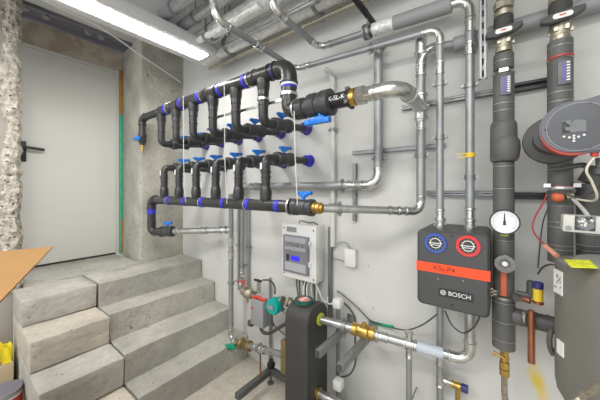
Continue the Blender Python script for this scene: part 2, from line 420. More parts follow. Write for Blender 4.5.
# ------------------------------------------------------------------ steps
YB = .70
t = thing('concrete_stairs', 'poured grey concrete steps climbing to the landing in front of the door', 'stairs', (-2.2, 1.15, 0))
prof = [(DX-.05, 0), (DX-.05, ZL), (-2.40, ZL), (-2.40, .545), (-2.19, .545), (-2.185, .365), (-1.935, .36), (-1.93, .185), (-1.725, .18), (-1.72, 0)]
def poured(y0, y1, pr, seed):
    bm = nb(); n = max(2, int((y1-y0)/.05))
    # refine profile
    rp = []
    for a, b in zip(pr, pr[1:]+pr[:1]):
        k = max(1, int((V(b)-V(a)).length/.05))
        rp += [(a[0]+(b[0]-a[0])*i/k, a[1]+(b[1]-a[1])*i/k) for i in range(k)]
    rows = [[bm.verts.new((x, y0+(y1-y0)*j/n, z)) for x, z in rp] for j in range(n+1)]
    for A, B in zip(rows, rows[1:]):
        for i in range(len(A)): bm.faces.new((A[i], B[i], B[(i+1) % len(A)], A[(i+1) % len(A)]))
    bm.faces.new(rows[0]); bm.faces.new(rows[-1][::-1])
    rough(bm, .006, 6, seed, lambda c: 1 if c.z > .02 and c.z < .9 and c.x > -3.2 else 0)
    bmesh.ops.recalc_face_normals(bm, faces=bm.faces[:])
    return bm
part('steps', poured(YB, WY-.010, [(-2.758, 0), (-2.758, ZL)]+prof[2:], 1), CONC, t)
bm = nb(); bb(bm, DX-.05, -2.76, .35, 1.140, 0, ZL-.001);  tag(finish('landing_slab', bm, CONC), 'grey concrete landing slab directly in front of the pale door', 'landing')
def block(label, x0, x1, z0, z1, seed, m=BLOCK, y0=.295):
    return tag(finish('stair_block', gridbox(x0, x1, y0, YB-.012, z0, z1, .05, .007, .004, 7, seed), m, loc=V((x0, .5, z0))), label, 'concrete block')
block('topmost loose concrete block beside the landing, under the cardboard flap', -2.757, -2.415, .555, ZL-.003, 11, CONC)
block('beige concrete block, second from the top at the left end of the steps', -2.62, -2.150, .372, .548, 12)
block('grey-topped concrete block, third from the top at the left end of the steps', -2.40, -1.905, .188, .365, 13, CONC)
block('lowest beige concrete block at the left end of the steps', -2.15, -1.74, 0, .178, 14)
# core under the loose blocks
bm = nb(); bb(bm, -2.757, -2.64, .30, YB-.012, 0, .55); bb(bm, -2.635, -2.42, .30, YB-.012, 0, .366); bb(bm, -2.415, -2.17, .30, YB-.012, 0, .182)
part('block_bedding', bm, CONC, t)

# ------------------------------------------------------------------ batten lamp and ceiling pipes
ZF = CZ+1.05
t = thing('ceiling_lamp', 'long white batten lamp with a lit diffuser under the ceiling', 'lamp', (-1.91, .5, ZF))
bm = nb(); bb(bm, -1.965, -1.845, -.22, 1.25, ZF, ZF+.02, .006); part('diffuser', bm, TUBE, t)
bm = nb(); bb(bm, -2.06, -1.79, -.26, 1.30, ZF+.010, ZF+.085, .012); bb(bm, -1.935, -1.88, -.1, 1.1, ZF+.085, ZC); part('lamp_housing', bm, HOUSW, t)
bm = nb(); bb(bm, -1.965, -1.845, 1.251, 1.275, ZF, ZF+.02, .004); part('end_cap', bm, HOUSW, t)
# white conduit running down the reveal towards the lamp
cable('surface_cable', 'thin white cable slung past the door head and down across the column', 'cable',
      [V((-2.74, .25, 2.86)), V((-2.74, .545, 2.84)), V((-2.74, .785, 2.82)), V((-2.74, 1.15, 2.70)), V((-2.745, 1.535, 2.575))], .007, CWHITE)
def duct(name, label, Y, z, x0, x1, r, m, xg=None, mg=None, rod=True, group=None):
    t = thing(name, label, 'pipe', (x0, Y, z), group)
    bm = nb(); cyl(bm, (x0 if xg is None else xg, Y, z), (x1, Y, z), r, 20)
    if m is FOIL:
        for k in range(1, 60):
            pass
    part('pipe', bm, m, t)
    if xg is not None:
        bm = nb(); cyl(bm, (x0, Y, z), (xg-.001, Y, z), r*1.06, 20); part('grey_sleeve', bm, mg, t)
    for x in ([xg] if xg is not None else [x0+.35] + ([x0+1.2] if x1 > -.9 else [])):
        bm = nb(); turned(bm, (x-.012, Y, z), (1, 0, 0), [(0, r*1.02), (0, r*1.1+.002), (.024, r*1.1+.002), (.024, r*1.02)], 20)
        cyl(bm, (x, Y, z+r), (x, Y, ZC), .005, 8); part('pipe_hanger', bm, RAIL, t)
    return t
zz = CZ+1.12
duct('foil_wrapped_pipe', 'thick foil-wrapped pipe under the ceiling nearest the wall, starting at the lamp end', 1.40, CZ+1.17, -2.12, -.12, .062, FOIL)
duct('foil_wrapped_pipe', 'foil-wrapped ceiling pipe, second from the wall', 1.21, CZ+1.18, -2.08, -.12, .052, FOIL)
duct('foil_wrapped_pipe', 'slim foil-wrapped ceiling pipe between the two sleeved pipes and the thick ones', 1.135, CZ+1.10, -2.05, -1.15, .022, FOIL)
duct('sleeved_ceiling_pipe', 'silver ceiling pipe with a grey sleeve, the one nearer the thick foil pipes', 1.055, CZ+1.20, -2.0, -1.2, .036, GALV, -1.70, GREYP)
duct('sleeved_ceiling_pipe', 'silver ceiling pipe with a grey sleeve at the top edge above the lamp', .915, CZ+1.20, -2.03, -1.2, .036, GALV, -1.73, GREYP)
duct('thin_ceiling_pipe', 'thin beige pipe running along the wall side of the foil-wrapped pipes', 1.445, CZ+1.085, -2.1, -.12, .016, NICKEL)
duct('thin_ceiling_pipe', 'thin silver pipe squeezed between two foil-wrapped ceiling pipes', 1.305, CZ+1.10, -2.05, -.12, .014, GALV)

# ------------------------------------------------------------------ manifolds
HY = 1.12
def union_nut(bm, p, d, r, L, ribs=16):
    d, a, b = basis(d); p = V(p)
    turned(bm, p, d, [(0, r*.92), (.003, r), (L-.003, r), (L, r*.92)], 24)
    for k in range(ribs):
        an = 2*PI*k/ribs; n = a*math.cos(an)+b*math.sin(an); s = d.cross(n)
        mt = M((s, n, d)).transposed()
        box(bm, p+d*L/2+n*r, (.004, .004, L*.8), mt)
def lever(bm, base, up, along, h, L, w=.022, th=.018, flip=1):
    """ball valve handle: stem, hub and a bar along the pipe"""
    up = V(up).normalized(); al = V(along).normalized(); s = up.cross(al); base = V(base)
    mt = M((al, s, up)).transposed()
    cyl(bm, base, base+up*h, .010, 12)
    turned(bm, base+up*(h-.016), up, [(0, .017), (.016, .016), (.020, .012)], 16)
    box(bm, base+up*(h+.006)+al*L*.10*flip, (L*.95, w, th), mt, .004)
    box(bm, base+up*(h-.001)+al*L*.05*flip, (L*.50, w*1.15, th*1.1), mt, .005)
    box(bm, base+up*(h+.007)+al*L*.46*flip, (L*.22, w*1.3, th*1.05), mt, .004)
def pvc_valve(root, p, d, r, L, up=(0, 0, 1), hl=.115, hh=.034, m=PVC, flip=1, along=None):
    p = V(p); d = V(d).normalized()
    bm = nb()
    union_nut(bm, p-d*L*.5, d, r*1.45, L*.26); union_nut(bm, p+d*L*.24, d, r*1.45, L*.26)
    turned(bm, p-d*L*.24, d, [(0, r*1.2), (.004, r*1.4), (L*.44, r*1.4), (L*.48, r*1.2)], 22)
    v = part('ball_valve', bm, m, root)
    bm = nb(); lever(bm, p+V(up)*r*1.3, up, along or d, hh, hl, flip=flip); part('valve_handle', bm, BLUE, v, 'bright blue handle')
    return v
def bands(root, p, d, r, m, L=.022):
    bm = nb(); turned(bm, V(p)-V(d)*L/2, d, [(0, r*1.01), (.0005, r*1.05), (L-.0005, r*1.05), (L, r*1.01)], 24); return part('colour_band', bm, m, root)
zU = CZ+.665; zE = CZ+.385; zW = CZ+.43
rH, rD = .042, .029
t = thing('upper_manifold', 'upper dark plastic heating manifold with six hanging branches and blue valve handles', 'pipe manifold', (-1.7, HY, zE))
XR = -.912; XL = -2.685
bm = nb(); tube(bm, smooth_path([(XL, HY, zU-.19), (XL, HY, zU), (-2.3, HY, zU)], .045), .031, 20); tube(bm, smooth_path([(-2.36, HY, zU), (-2.32, HY, zU), (XR, HY, zU), (XR, HY, CZ+.47)], .055), [.034]+[rH]*40, 22); part('header_pipe', bm, PVC, t)
bm = nb(); elbow_bm(bm, (XR-.4, HY, zU), (XR, HY, zU), (XR, HY, zU-.4), rH*.98, .06, .035); part('elbow', bm, PVC, t)
bm = nb(); elbow_bm(bm, (XL+.4, HY, zU), (XL, HY, zU), (XL, HY, zU-.4), .030, .045, .02); part('elbow', bm, PVC, t)
xs = [-2.32+.243*i for i in range(6)]
for i, x in enumerate(xs):
    b0 = V((x, HY, zU)); b1 = V((x, HY, zE)); b2 = V((x, WY-.002, zW))
    bm = nb(); turned(bm, (x, HY, zU-rH*.6), (0, 0, -1), [(0, rD*1.35), (.05, rD*1.3), (.075, rD*1.05), (.08, rD)], 18)
    tube(bm, smooth_path([b0-V((0, 0, .05)), b1, b1+(b2-b1)*.30], .038), rD, 16)
    tube(bm, [b1+(b2-b1)*.2, b2], rD*.85, 14)
    turned(bm, b1+V((0, 0, .10)), (0, 0, 1), [(0, rD), (.002, rD*1.12), (.012, rD*1.12), (.014, rD)], 18)
    turned(bm, b1+V((0, 0, .155)), (0, 0, 1), [(0, rD), (.002, rD*1.12), (.03, rD*1.12), (.032, rD)], 18)
    br = part('branch_pipe', bm, PVC, t)
    pvc_valve(t, b1.lerp(b2, .37), b2-b1, rD, .16, hh=.028, m=PVCN)
    bm = nb(); turned(bm, b2, (0, -1, 0), [(0, .046), (.004, .046), (.006, .040), (.05, .038), (.055, .032)], 22); part('end_collar', bm, PURP, t, 'purple collar at the wall')
    bands(t, (x+.10, HY, zU), (1, 0, 0), rH, DBLUE, .028)
    if i % 2 == 0:
        bm = nb(); turned(bm, (x+.128, HY, zU), (1, 0, 0), [(0, rH*1.02), (.001, rH*1.09), (.012, rH*1.09), (.013, rH*1.02)], 22); part('clamp_ring', bm, FITT, t)
    else:
        bm = nb(); sleeve(bm, (x, HY, zU), (1, 0, 0), rH*.93, .13); part('tee_socket', bm, PVC, t)
bands(t, (XR, HY, CZ+.56), (0, 0, 1), rH, DBLUE, .035)
bands(t, (XR, HY-.0005, CZ+.56), (0, 0, 1), rH*1.01, LABEL, .012)
bm = nb(); ring(bm, (XR, HY, CZ+.50), (0, 0, 1), rH, rH*1.16, .016); ring(bm, (xs[5], HY, CZ+.515), (0, 0, 1), rD, rD*1.25, .014)
bb(bm, -1.62, XR-.04, HY+.035, HY+.045, CZ+.50, CZ+.515); part('support_bracket', bm, FITT, t, 'thin pale bracket rod with clamps')
# end valve at the far left
bm = nb(); union_nut(bm, (XL, HY, zU-.15), (0, 0, -1), .036, .03); turned(bm, (XL, HY, zU-.18), (0, 0, -1), [(0, .036), (.05, .034), (.055, .026), (.075, .024)], 20)
v = part('ball_valve', bm, PVC, t)
bm = nb(); lever(bm, (XL, HY-.025, zU-.20), (0, -1, 0), (1, 0, 0), .024, .12, .03, .02); part('valve_handle', bm, BLUE, v, 'bright blue handle')
bm = nb(); turned(bm, (XL, HY, zU-.25), (0, 0, -1), [(0, .02), (.015, .02), (.02, .013), (.05, .012), (.052, .016), (.06, .016)], 12); part('drain_nipple', bm, BRASS, t, 'brass drain nipple')
# feed on the right: union, valve, black adaptor, brass nut, steel
zf = CZ+.418; yf = HY
bm = nb(); tube(bm, smooth_path([(XR, yf, CZ+.50), (XR, yf, zf), (XR+.12, yf, zf)], .045), .041, 20); part('elbow', bm, PVC, t)
bm = nb(); turned(bm, (-.862, yf, zf), (1, 0, 0), [(0, .045), (.002, .056), (.012, .056), (.014, .045)], 24); part('clamp_ring', bm, FITT, t)
bm = nb(); union_nut(bm, (-.845, yf, zf), (1, 0, 0), .052, .045); turned(bm, (-.80, yf, zf), (1, 0, 0), [(0, .044), (.03, .044)], 22)
union_nut(bm, (-.772, yf, zf), (1, 0, 0), .060, .05); turned(bm, (-.722, yf, zf), (1, 0, 0), [(0, .054), (.05, .056), (.052, .064), (.075, .064), (.08, .05)], 24)
union_nut(bm, (-.70, yf, zf), (1, 0, 0), .062, .045)
v = part('union_valve', bm, PVCN, t)
bm = nb(); lever(bm, (-.70, yf-.02, zf-.050), (0, 0, -1), (-1, 0, 0), .030, .15, .030, .026, 1); part('valve_handle', bm, BLUE, v, 'large bright blue handle below the valve')
bm = nb(); turned(bm, (-.645, yf, zf), (1, 0, 0), [(0, .034), (.004, .037), (.085, .037), (.087, .044), (.10, .044), (.102, .036)], 24)
for k in range(4):
    an = k*PI/2+.6; box(bm, (-.552, yf+.044*math.cos(an), zf+.044*math.sin(an)), (.018, .014, .014))
a = part('adaptor', bm, PVCB, t, 'black threaded adaptor with a pale printed strip')
text('K-SL-K', .03, (-.603, yf-.0375, zf+.002), LABEL, a, 'printed_mark')
bm = nb(); turned(bm, (-.545, yf, zf), (1, 0, 0), [(0, .034), (.001, .040), (.025, .040), (.027, .032)], 20); part('brass_nut', bm, BRASS, t)

# lower manifold
zL = CZ-.095; rL = .034; zT = CZ+.178; zT2 = CZ+.20
t2 = thing('lower_manifold', 'lower dark plastic heating manifold with six upright branches and blue handles', 'pipe manifold', (-1.7, HY, CZ-.385))
XL2 = -2.50; XR2 = -.755
bm = nb(); tube(bm, smooth_path([(XL2, HY, CZ-.37), (XL2, HY, zL), (XR2-.14, HY, zL)], .045), rL, 20); part('header_pipe', bm, PVC, t2)
bm = nb(); elbow_bm(bm, (XL2, HY, zL-.4), (XL2, HY, zL), (XL2+.4, HY, zL), rL, .05, .03); part('elbow', bm, PVC, t2)
xl = [-2.27+.237*i for i in range(6)]
for i, x in enumerate(xl):
    b0 = V((x, HY, zL)); b1 = V((x, HY, zT)); b2 = V((x, WY-.002, zT2))
    bm = nb(); turned(bm, (x, HY, zL+rL*.6), (0, 0, 1), [(0, rD*1.0), (.012, rD*1.12), (.05, rD*1.22), (.085, rD*1.05), (.09, rD*.95)], 18)
    tube(bm, smooth_path([b0+V((0, 0, .04)), b1, b1+(b2-b1)*.30], .036), rD*.92, 16)
    tube(bm, [b1+(b2-b1)*.2, b2], rD*.82, 14)
    turned(bm, b1-V((0, 0, .085)), (0, 0, 1), [(0, rD*.9), (.002, rD*1.08), (.012, rD*1.08), (.014, rD*.9)], 18)
    turned(bm, b1-V((0, 0, .115)), (0, 0, 1), [(0, rD*.9), (.002, rD*1.05), (.010, rD*1.05), (.012, rD*.9)], 18)
    br = part('branch_pipe', bm, PVC, t2)
    bm = nb(); box(bm, (x-.012, HY-rD*.92, zT-.045), (.014, .004, .036)); part('sticker', bm, LABEL, br, 'small white sticker')
    pvc_valve(t2, b1.lerp(b2, .37), b2-b1, rD, .16, hh=.028, m=PVCN)
    bm = nb(); turned(bm, b2, (0, -1, 0), [(0, .044), (.004, .044), (.006, .038), (.05, .036), (.055, .032)], 22); part('end_collar', bm, DBLUE if i == 5 else PURP, t2, 'blue-violet collar at the wall')
    bands(t2, (x+.10, HY, zL), (1, 0, 0), rL, DBLUE, .03)
    if i % 2 == 0:
        bm = nb(); ring(bm, (x+.075, HY, zL), (1, 0, 0), rL, rL*1.16, .010); part('clamp_ring', bm, FITT, t2)
bands(t2, (XL2, HY, zL-.09), (0, 0, 1), rL, DBLUE, .07)
bm = nb(); ring(bm, (XR2-.145, HY, zL), (1, 0, 0), rL, rL*1.4, .010); part('clamp_ring', bm, FITT, t2)
pvc_valve(t2, (XR2-.06, HY, zL), (1, 0, 0), .029, .13, hh=.03, hl=.09, m=PVCN)
bm = nb(); turned(bm, (XR2+.003, HY, zL), (1, 0, 0), [(0, .022), (.002, .030), (.018, .030), (.019, .024), (.024, .024), (.026, .029), (.045, .029), (.047, .022), (.06, .022)], 20); part('brass_nut', bm, BRASS, t2)
# turn at the left: elbow, valve, then steel pipe to the riser
q0 = V((XL2, HY, CZ-.385)); q1 = V((XL2+.02, HY+.01, CZ-.385)); q2 = V((at(231, 229, 1.42).x, 1.42, CZ-.335)); dq = (q2-q0).normalized()
bm = nb(); tube(bm, smooth_path([(XL2, HY, CZ-.28), q0, q0+dq*.12], .04), rL*1.05, 20); part('elbow', bm, PVC, t2)
pvc_valve(t2, q0+dq*.165, dq, .031, .13, hh=.03, hl=.09, m=PVCN)
pipe_run('galvanised_pipe', 'short galvanised pipe from the lower manifold valve beside the column to the riser', [q0+dq*.235, q2], .026, sleeves=((0, .1), (0, .55), (0, .88)))

# suspension cords
for px, lb in ((183, 'left'), (224, 'middle'), (294, 'right')):
    xx = at(px, 150, HY-.05).x
    x2 = xx+.012
    bm = nb(); tube(bm, [(xx, HY-.048, zf-.02 if px > 290 else zU+.03), (xx+.004, HY-.046, zT), (x2, HY-.036, zL-.0)], .0025, 8)
    tag(finish('hanging_cord', bm, CWHITE), 'thin white cord hanging in front of both manifolds, the %s one of three' % lb, 'cord', 'cords tying the manifolds')

# ------------------------------------------------------------------ galvanised pipework on the back wall
# feed from the upper manifold: hex nut, pipe, elbow towards the wall
X421 = at(421, 150, 1.46).x
t = pipe_run('galvanised_feed_pipe', 'thick shiny steel pipe bending from the upper manifold to the wall riser', [(-.518, HY, zf), (X421, HY, zf), (X421, 1.46, zf-.005)], .030, R=.075, ext=.04)
bm = nb(); turned(bm, (-.515, HY, zf), (1, 0, 0), [(0, .030), (.002, .041), (.04, .041), (.042, .034), (.065, .034)], 6); part('hex_nut', bm, FITT, t)
# riser x=421 with its tee, upper end bending into the fat grey pipe
zE2 = CZ+.712
t = pipe_run('riser_pipe', 'grey riser that takes the manifold feed and bends into the thick pipe under the ceiling', [(X421, 1.46, CZ-.06), (X421, 1.46, zE2), (X421+.14, 1.512, zE2)], .022, R=.075, m=GALVG, sleeves=((0, .50), (0, .86)), clamps=((0, .30), (0, .62)), wallY=WY)
bm = nb(); sleeve(bm, (X421, 1.46, zf), (0, 0, 1), .027, .13); part('tee', bm, FITT, t)
bm = nb(); turned(bm, (X421, 1.46, CZ+.68), (0, 0, 1), [(0, .026), (.002, .034), (.012, .034), (.014, .027), (.08, .027)], 18); part('coupling', bm, FITT, t)
pipe_run('ceiling_pipe', 'thick dull grey pipe passing behind the insulated risers to the right', [(X421+.14, 1.512, zE2), (1.5, 1.512, zE2+.02)], .034, m=GREYP, clamps=((0, .5),), wallY=WY)
pipe_run('galvanised_pipe', 'horizontal steel pipe from the lower manifold bending up into the feed riser', [(XR2+.06, HY, zL), (X421, 1.46, zL-.02), (X421, 1.46, CZ+.02)], .0195, R=.05, sleeves=((0, .72),), clamps=((0, .16),))
# riser x=378
p = at(378.5, 120, 1.5)
pipe_run('riser_pipe', 'dull grey riser with a bend to the left, running behind the lower manifold branches', [(at(242, 187, 1.5).x, 1.5, CZ-.0), (at(242, 187, 1.5).x, 1.5, CZ+.02), (p.x, 1.5, CZ+.022), (p.x, 1.5, CZ+.83)], .026, R=.07, m=GALVG, sleeves=((1, .12), (1, .86)), clamps=((1, .80), (2, .19), (2, .97)), wallY=WY)
# risers x=440 and x=470 into the pump module
X440 = at(440, 150, 1.41).x; X470 = at(470, 150, 1.45).x
zb = CZ+.76
pb = at(296, 71, 1.41)
pipe_run('riser_pipe', 'slim bright riser above the blue dial of the pump module, bending left under the ceiling', [(X440, 1.41, 1.252), (X440, 1.41, zb), (pb.x, 1.41, CZ+.80), (pb.x, .79, CZ+.815), (pb.x-.12, .70, ZC-.012)], .0165, R=.05, m=GALVG,
         sleeves=((0, .06), (0, .80), (1, .9), (2, .55)), clamps=((0, .45), (0, .72), (1, .4)), wallY=None)
pa = at(319, 48, 1.45)
pipe_run('riser_pipe', 'bright riser above the red dial of the pump module, bending into the thickest ceiling run', [(X470, 1.45, 1.252), (X470, 1.45, CZ+.875), (pa.x, 1.45, CZ+.91), (pa.x, 1.03, CZ+.925), (pa.x-.11, .96, ZC-.012)], .0185, R=.06, m=GALVG,
         sleeves=((0, .06), (0, .78), (0, .88), (1, .35), (1, .93)), clamps=((0, .22), (0, .62)), wallY=None)
# thicker jacket on that ceiling run
def on(a, b, f): return V(a).lerp(V(b), f)
A0 = V((X470, 1.45, CZ+.875)); A1 = V((pa.x, 1.45, CZ+.91))
bm = nb(); cyl(bm, on(A0, A1, .09), on(A0, A1, .42), .036, 20); part('jacket', bm, GREYP, t, 'thick grey jacket')
bm = nb(); cyl(bm, on(A0, A1, .42), on(A0, A1, .56), .0345, 20); part('foil_wrap', bm, FOIL, t)
bm = nb(); c = on(A0, A1, .60); ring(bm, c, (1, 0, 0), .03, .042, .016); ring(bm, c-V((.02, 0, 0)), (1, 0, 0), .03, .042, .01); cyl(bm, c+V((0, 0, .04)), V((c.x, 1.45, ZC)), .004, 8); part('pipe_hanger', bm, RAIL, t)
# horizontals: rails
def rail(label, p0, p1, w=.030, m=RAIL, slots=True, depth=.022):
    p0 = V(p0); p1 = V(p1); d = (p1-p0); L = d.length; d.normalize()
    s = V((0, 1, 0)) if abs(d.y) < .9 else V((0, 0, 1)); n = d.cross(s)
    mt = M((d, s, n)).transposed(); bm = nb(); c = (p0+p1)/2
    box(bm, c-s*depth*.5*0+s*depth*.4, (L, .003, w), mt)
    for k in (-1, 1):
        box(bm, c+n*k*(w/2-.0015), (L, depth, .003), mt); box(bm, c+n*k*(w/2-.006)-s*(depth/2-.0015), (L, .003, .010), mt)
    t = thing('mounting_rail', label, 'mounting rail', p0 if p0.z < p1.z else p1)
    nf = len(bm.faces)
    if slots:
        k = int(L/.05)
        for i in range(k): box(bm, c+d*((i+.5)/k-.5)*L+s*(depth*.4-.003), (.026, .003, .010), mt)
        bm.faces.ensure_lookup_table()
        for f in bm.faces[nf:]: f.material_index = 1
    part('channel', bm, m, t)
    return t
RY = WY-.016
def xr(px): return at(px, 150, RY).x
rail('slim mounting rail on the wall crossing behind the three bright risers at mid height', (xr(353), RY, at(380, 151, RY).z), (xr(445), RY, at(380, 151, RY).z-.0), .022)
rail('perforated mounting rail on the wall just above the pump module', (xr(427), RY, CZ-.022), (xr(494), RY, CZ-.022), .026)
rail('mounting rail on the wall behind the tops of the bright risers', (xr(402), RY, CZ+.455), (xr(499), RY, CZ+.455), .026)
rail('black mounting rail between the two insulated risers near the display labels', (xr(498), RY, CZ+.455), (xr(549), RY, CZ+.455), .04, BLACK, False)
rail('black mounting rail between the two insulated risers level with the gauge top', (xr(509), RY, CZ-.03), (xr(598), RY, CZ-.03), .03, BLACK, False)
rail('short upright mounting rail holding the two horizontal pipes left of the free wall', (at(355, 200, RY).x, RY, CZ-.20), (at(355, 200, RY).x, RY, CZ+.16), .022)
SX = at(483, 40, 1.38).x
rail('slotted upright steel hanger beside the bright riser, coming down from the ceiling', (SX, 1.38, at(483, 79, 1.38).z), (SX, 1.38, ZC), .030)
# ceiling strut pointing at the wall
rail('dark slotted strut under the ceiling pointing at the wall above the grey pipes', (-.60, 1.05, CZ+.985), (-.60, 1.56, CZ+.985), .024, BLACK)
# wall bracket and plaster-coloured pipe
p = at(333, 100, 1.54)
pipe_run('conduit', 'plaster-coloured conduit running down the wall right of the manifolds to the control box', [(p.x, 1.54, 1.05), (p.x, 1.54, CZ+.72), (p.x-.05, 1.53, CZ+.80)], .017, R=.03, m=PLASTER, fm=PLASTER, clamps=((0, .25), (0, .7)), wallY=WY)
# left risers below the lower manifold
X231 = q2.x; X242 = at(242, 230, 1.5).x
zlo = at(229, 336, 1.42).z
pipe_run('riser_pipe', 'grey riser down from the lower manifold to the low valve with the green handle', [(X231, 1.42, zT-.22), (X231, 1.42, zlo), (X231+.07, 1.40, zlo-.01)], .020, R=.035, m=GALVG, sleeves=((0, .33), (0, .42), (0, .93)), clamps=((0, .62),), wallY=WY)
pipe_run('riser_pipe', 'slimmer riser left of the plaster pillar ending at the red handled valve', [(X242, 1.5, at(242, 274, 1.5).z), (X242, 1.5, CZ-.03)], .016, m=GALVG, sleeves=((0, .05),), clamps=((0, .1), (0, .8)), wallY=WY)
p = at(239, 230, 1.54)
for px, lb in ((238.5, 'thin wall conduit just left of the riser to the red handled valve'), (248.5, 'thin wall conduit just right of the riser to the red handled valve'), (270, 'thin wall conduit dropping to the floor left of the heat exchanger')):
    x = at(px, 300, 1.545).x
    pipe_run('conduit', lb, [(x, 1.545, 0.0 if px == 270 else .55), (x, 1.545, (CZ-.70) if px == 270 else CZ-.10)], .010, m=GALVG, clamps=((0, .5),), wallY=WY)

# lower line from the left riser to the exchanger: valve with green handle, brown brass body
lowL = V((X231+.07, 1.40, zlo-.01)); HXx0, HXx1, HXy0, HXy1 = -1.012, -.848, 1.20, 1.42
lowR = at(283, 354, 1.25); lowR = V((HXx0-.03, 1.25, lowR.z))
dl = (lowR-lowL).normalized(); LL = (lowR-lowL).length
t = thing('low_return_line', 'low pipe line with a green handled valve leading to the black heat exchanger', 'pipe', lowR)
bm = nb(); tube(bm, [lowL, lowR], .021, 16); part('pipe', bm, GALV, t)
bm = nb(); turned(bm, lowL+dl*.0, dl, [(0, .026), (.002, .033), (.014, .033), (.016, .028), (.09, .028), (.092, .024)], 18); v = part('ball_valve', bm, FITT, t)
bm = nb(); lever(bm, lowL+dl*.03-V((0, .02, .0)), (-.25, -.8, -.35), dl, .03, .16, .028, .022, -.4); part('valve_handle', bm, TGREEN, v, 'green handle')
bm = nb(); turned(bm, lowL+dl*.10, dl, [(0, .026), (.002, .036), (.03, .036), (.035, .031), (.12, .033), (.125, .036), (.155, .036), (.16, .026)], 18)
turned(bm, lowL+dl*.15+V((0, 0, .02)), (0, 0, 1), [(0, .014), (.03, .014), (.032, .008)], 12); part('strainer', bm, BRASSB, t, 'brown brass strainer')
bm = nb(); sleeve(bm, lowL+dl*(LL*.52), dl, .022, .05); sleeve(bm, lowL+dl*(LL*.62), dl, .022, .05); part('coupling', bm, FITT, t)
bm = nb(); clamp_bm(bm, lowL+dl*LL*.57, dl, .024); part('pipe_clamp', bm, RAIL, t); bm = nb(); q = lowL+dl*LL*.57; cyl(bm, q-V((0, 0, .03)), V((q.x, q.y, .14)), .006, 8); part('pipe_stand', bm, COPPER, t, 'thin rusty support rod under the pipe')
bm = nb(); box(bm, (HXx0-.026, 1.255, lowR.z), (.050, .07, .20), None, .008); part('flange', bm, BRASSB, t, 'yellowish flange on the exchanger')

# ------------------------------------------------------------------ heat exchanger
t = thing('heat_exchanger', 'tall black insulated heat exchanger standing on the steel frame below the control box', 'heat exchanger', ((HXx0+HXx1)/2, 1.31, .17))
zt = CZ-.672
bm = nb()
pts = []
w = (HXy1-HXy0)
for k in range(9):
    a = PI*k/8; pts.append((1.31-math.cos(a)*w/2*1, zt-.075+.075*math.sin(a)**.6 if 0 < k < 8 else zt-.09))
pts = [(HXy0, .175)]+[(HXy0, zt-.09)]+[(1.31-math.cos(a)*(w/2), zt-.09+.09*math.sin(a)**.75) for a in [PI*k/10 for k in range(1, 10)]]+[(HXy1, zt-.09), (HXy1, .175)]
A = [bm.verts.new((HXx0, y, z)) for y, z in pts]; B = [bm.verts.new((HXx1, y, z)) for y, z in pts]
for k in range(len(A)): bm.faces.new((A[k], A[(k+1) % len(A)], B[(k+1) % len(A)], B[k]))
f1 = bm.faces.new(A); f2 = bm.faces.new(B[::-1])
bmesh.ops.recalc_face_normals(bm, faces=bm.faces[:])
bmesh.ops.bevel(bm, geom=list(f1.edges)+list(f2.edges), offset=.012, segments=3, profile=.5, affect='EDGES', clamp_overlap=True)
part('insulation_jacket', bm, HXM, t)
bm = nb(); bb(bm, HXx1-.06, HXx1-.052, HXy0-.0015, HXy0+.01, .2, zt-.1); part('jacket_seam', bm, GAP, t)
zp = at(317, 318, 1.33).z
bm = nb(); turned(bm, (HXx1-.004, 1.33, zp), (1, 0, 0), [(0, .034), (.006, .036), (.014, .036), (.016, .026)], 20); part('port_ring', bm, YG, t, 'yellow-green ring round the upper port')
bm = nb(); turned(bm, (HXx1-.004, 1.30, at(318, 393, 1.3).z), (1, 0, 0), [(0, .032), (.02, .032), (.022, .026)], 20); part('port_ring', bm, BRASS, t, 'brass ring round the lower port')
pz = at(318, 393, 1.30).z
pipe_run('galvanised_pipe', 'stub of shiny pipe leaving the foot of the heat exchanger at the picture bottom', [(HXx1+.016, 1.30, pz), (HXx1+.30, 1.30, pz-.0), (HXx1+.30, 1.30, .02)], .024, R=.05)
# tape roll on top
t = thing('tape_roll', 'roll of dark green tape with a pink card core lying on the heat exchanger', 'tape roll', (-.935, 1.29, zt-.002))
bm = nb(); ring(bm, (-.935, 1.29, zt-.004), (0, 0, 1), .037, .055, .020); part('tape', bm, DGREEN, t)
bm = nb(); turned(bm, (-.935, 1.29, zt), (0, 0, 1), [(0, .0365), (.014, .0365), (.016, .034)], 20); part('core', bm, PINK, t, 'pink card core')
bm = nb(); box(bm, (-.935, 1.29, zt+.017), (.012, .06, .002)); part('white_flap', bm, LABEL, t)

FRAMEM = mat('dark_frame_steel', (.13, .135, .135), .5, .5)
# steel frame at floor
t = thing('steel_frame', 'dark steel floor frame with a bar reaching out from under the heat exchanger', 'support frame', (-1.35, 1.45, 0))
bm = nb(); bb(bm, -1.372, -1.332, 1.13, 1.46, .075, .115, .003); part('cross_bar', bm, FRAMEM, t)
bm = nb(); bb(bm, -1.372, -.60, 1.425, 1.465, .075, .115, .003); part('long_bar', bm, FRAMEM, t)
bm = nb(); bb(bm, -1.10, -.60, 1.19, 1.23, .075, .115, .003); part('long_bar', bm, FRAMEM, t)
bm = nb(); bb(bm, HXx0-.01, HXx1+.01, 1.20, 1.43, .116, .174, .004); part('shelf', bm, BLACK, t)
for x, y in ((-1.352, 1.445), (-1.352, 1.15), (-.63, 1.445), (-.63, 1.21), (-1.06, 1.21)):
    bm = nb(); cyl(bm, (x, y, 0), (x, y, .074), .009, 10); turned(bm, (x, y, 0), (0, 0, 1), [(0, .025), (.008, .025), (.012, .012)], 16)
    part('foot', bm, FRAMEM, t)
bm = nb(); bb(bm, -1.375, -1.33, 1.43, 1.475, .116, .15, .004); turned(bm, (-1.352, 1.45, .15), (0, 0, 1), [(0, .02), (.02, .018), (.03, .008)], 12); part('bolt_cap', bm, BLACK, t)
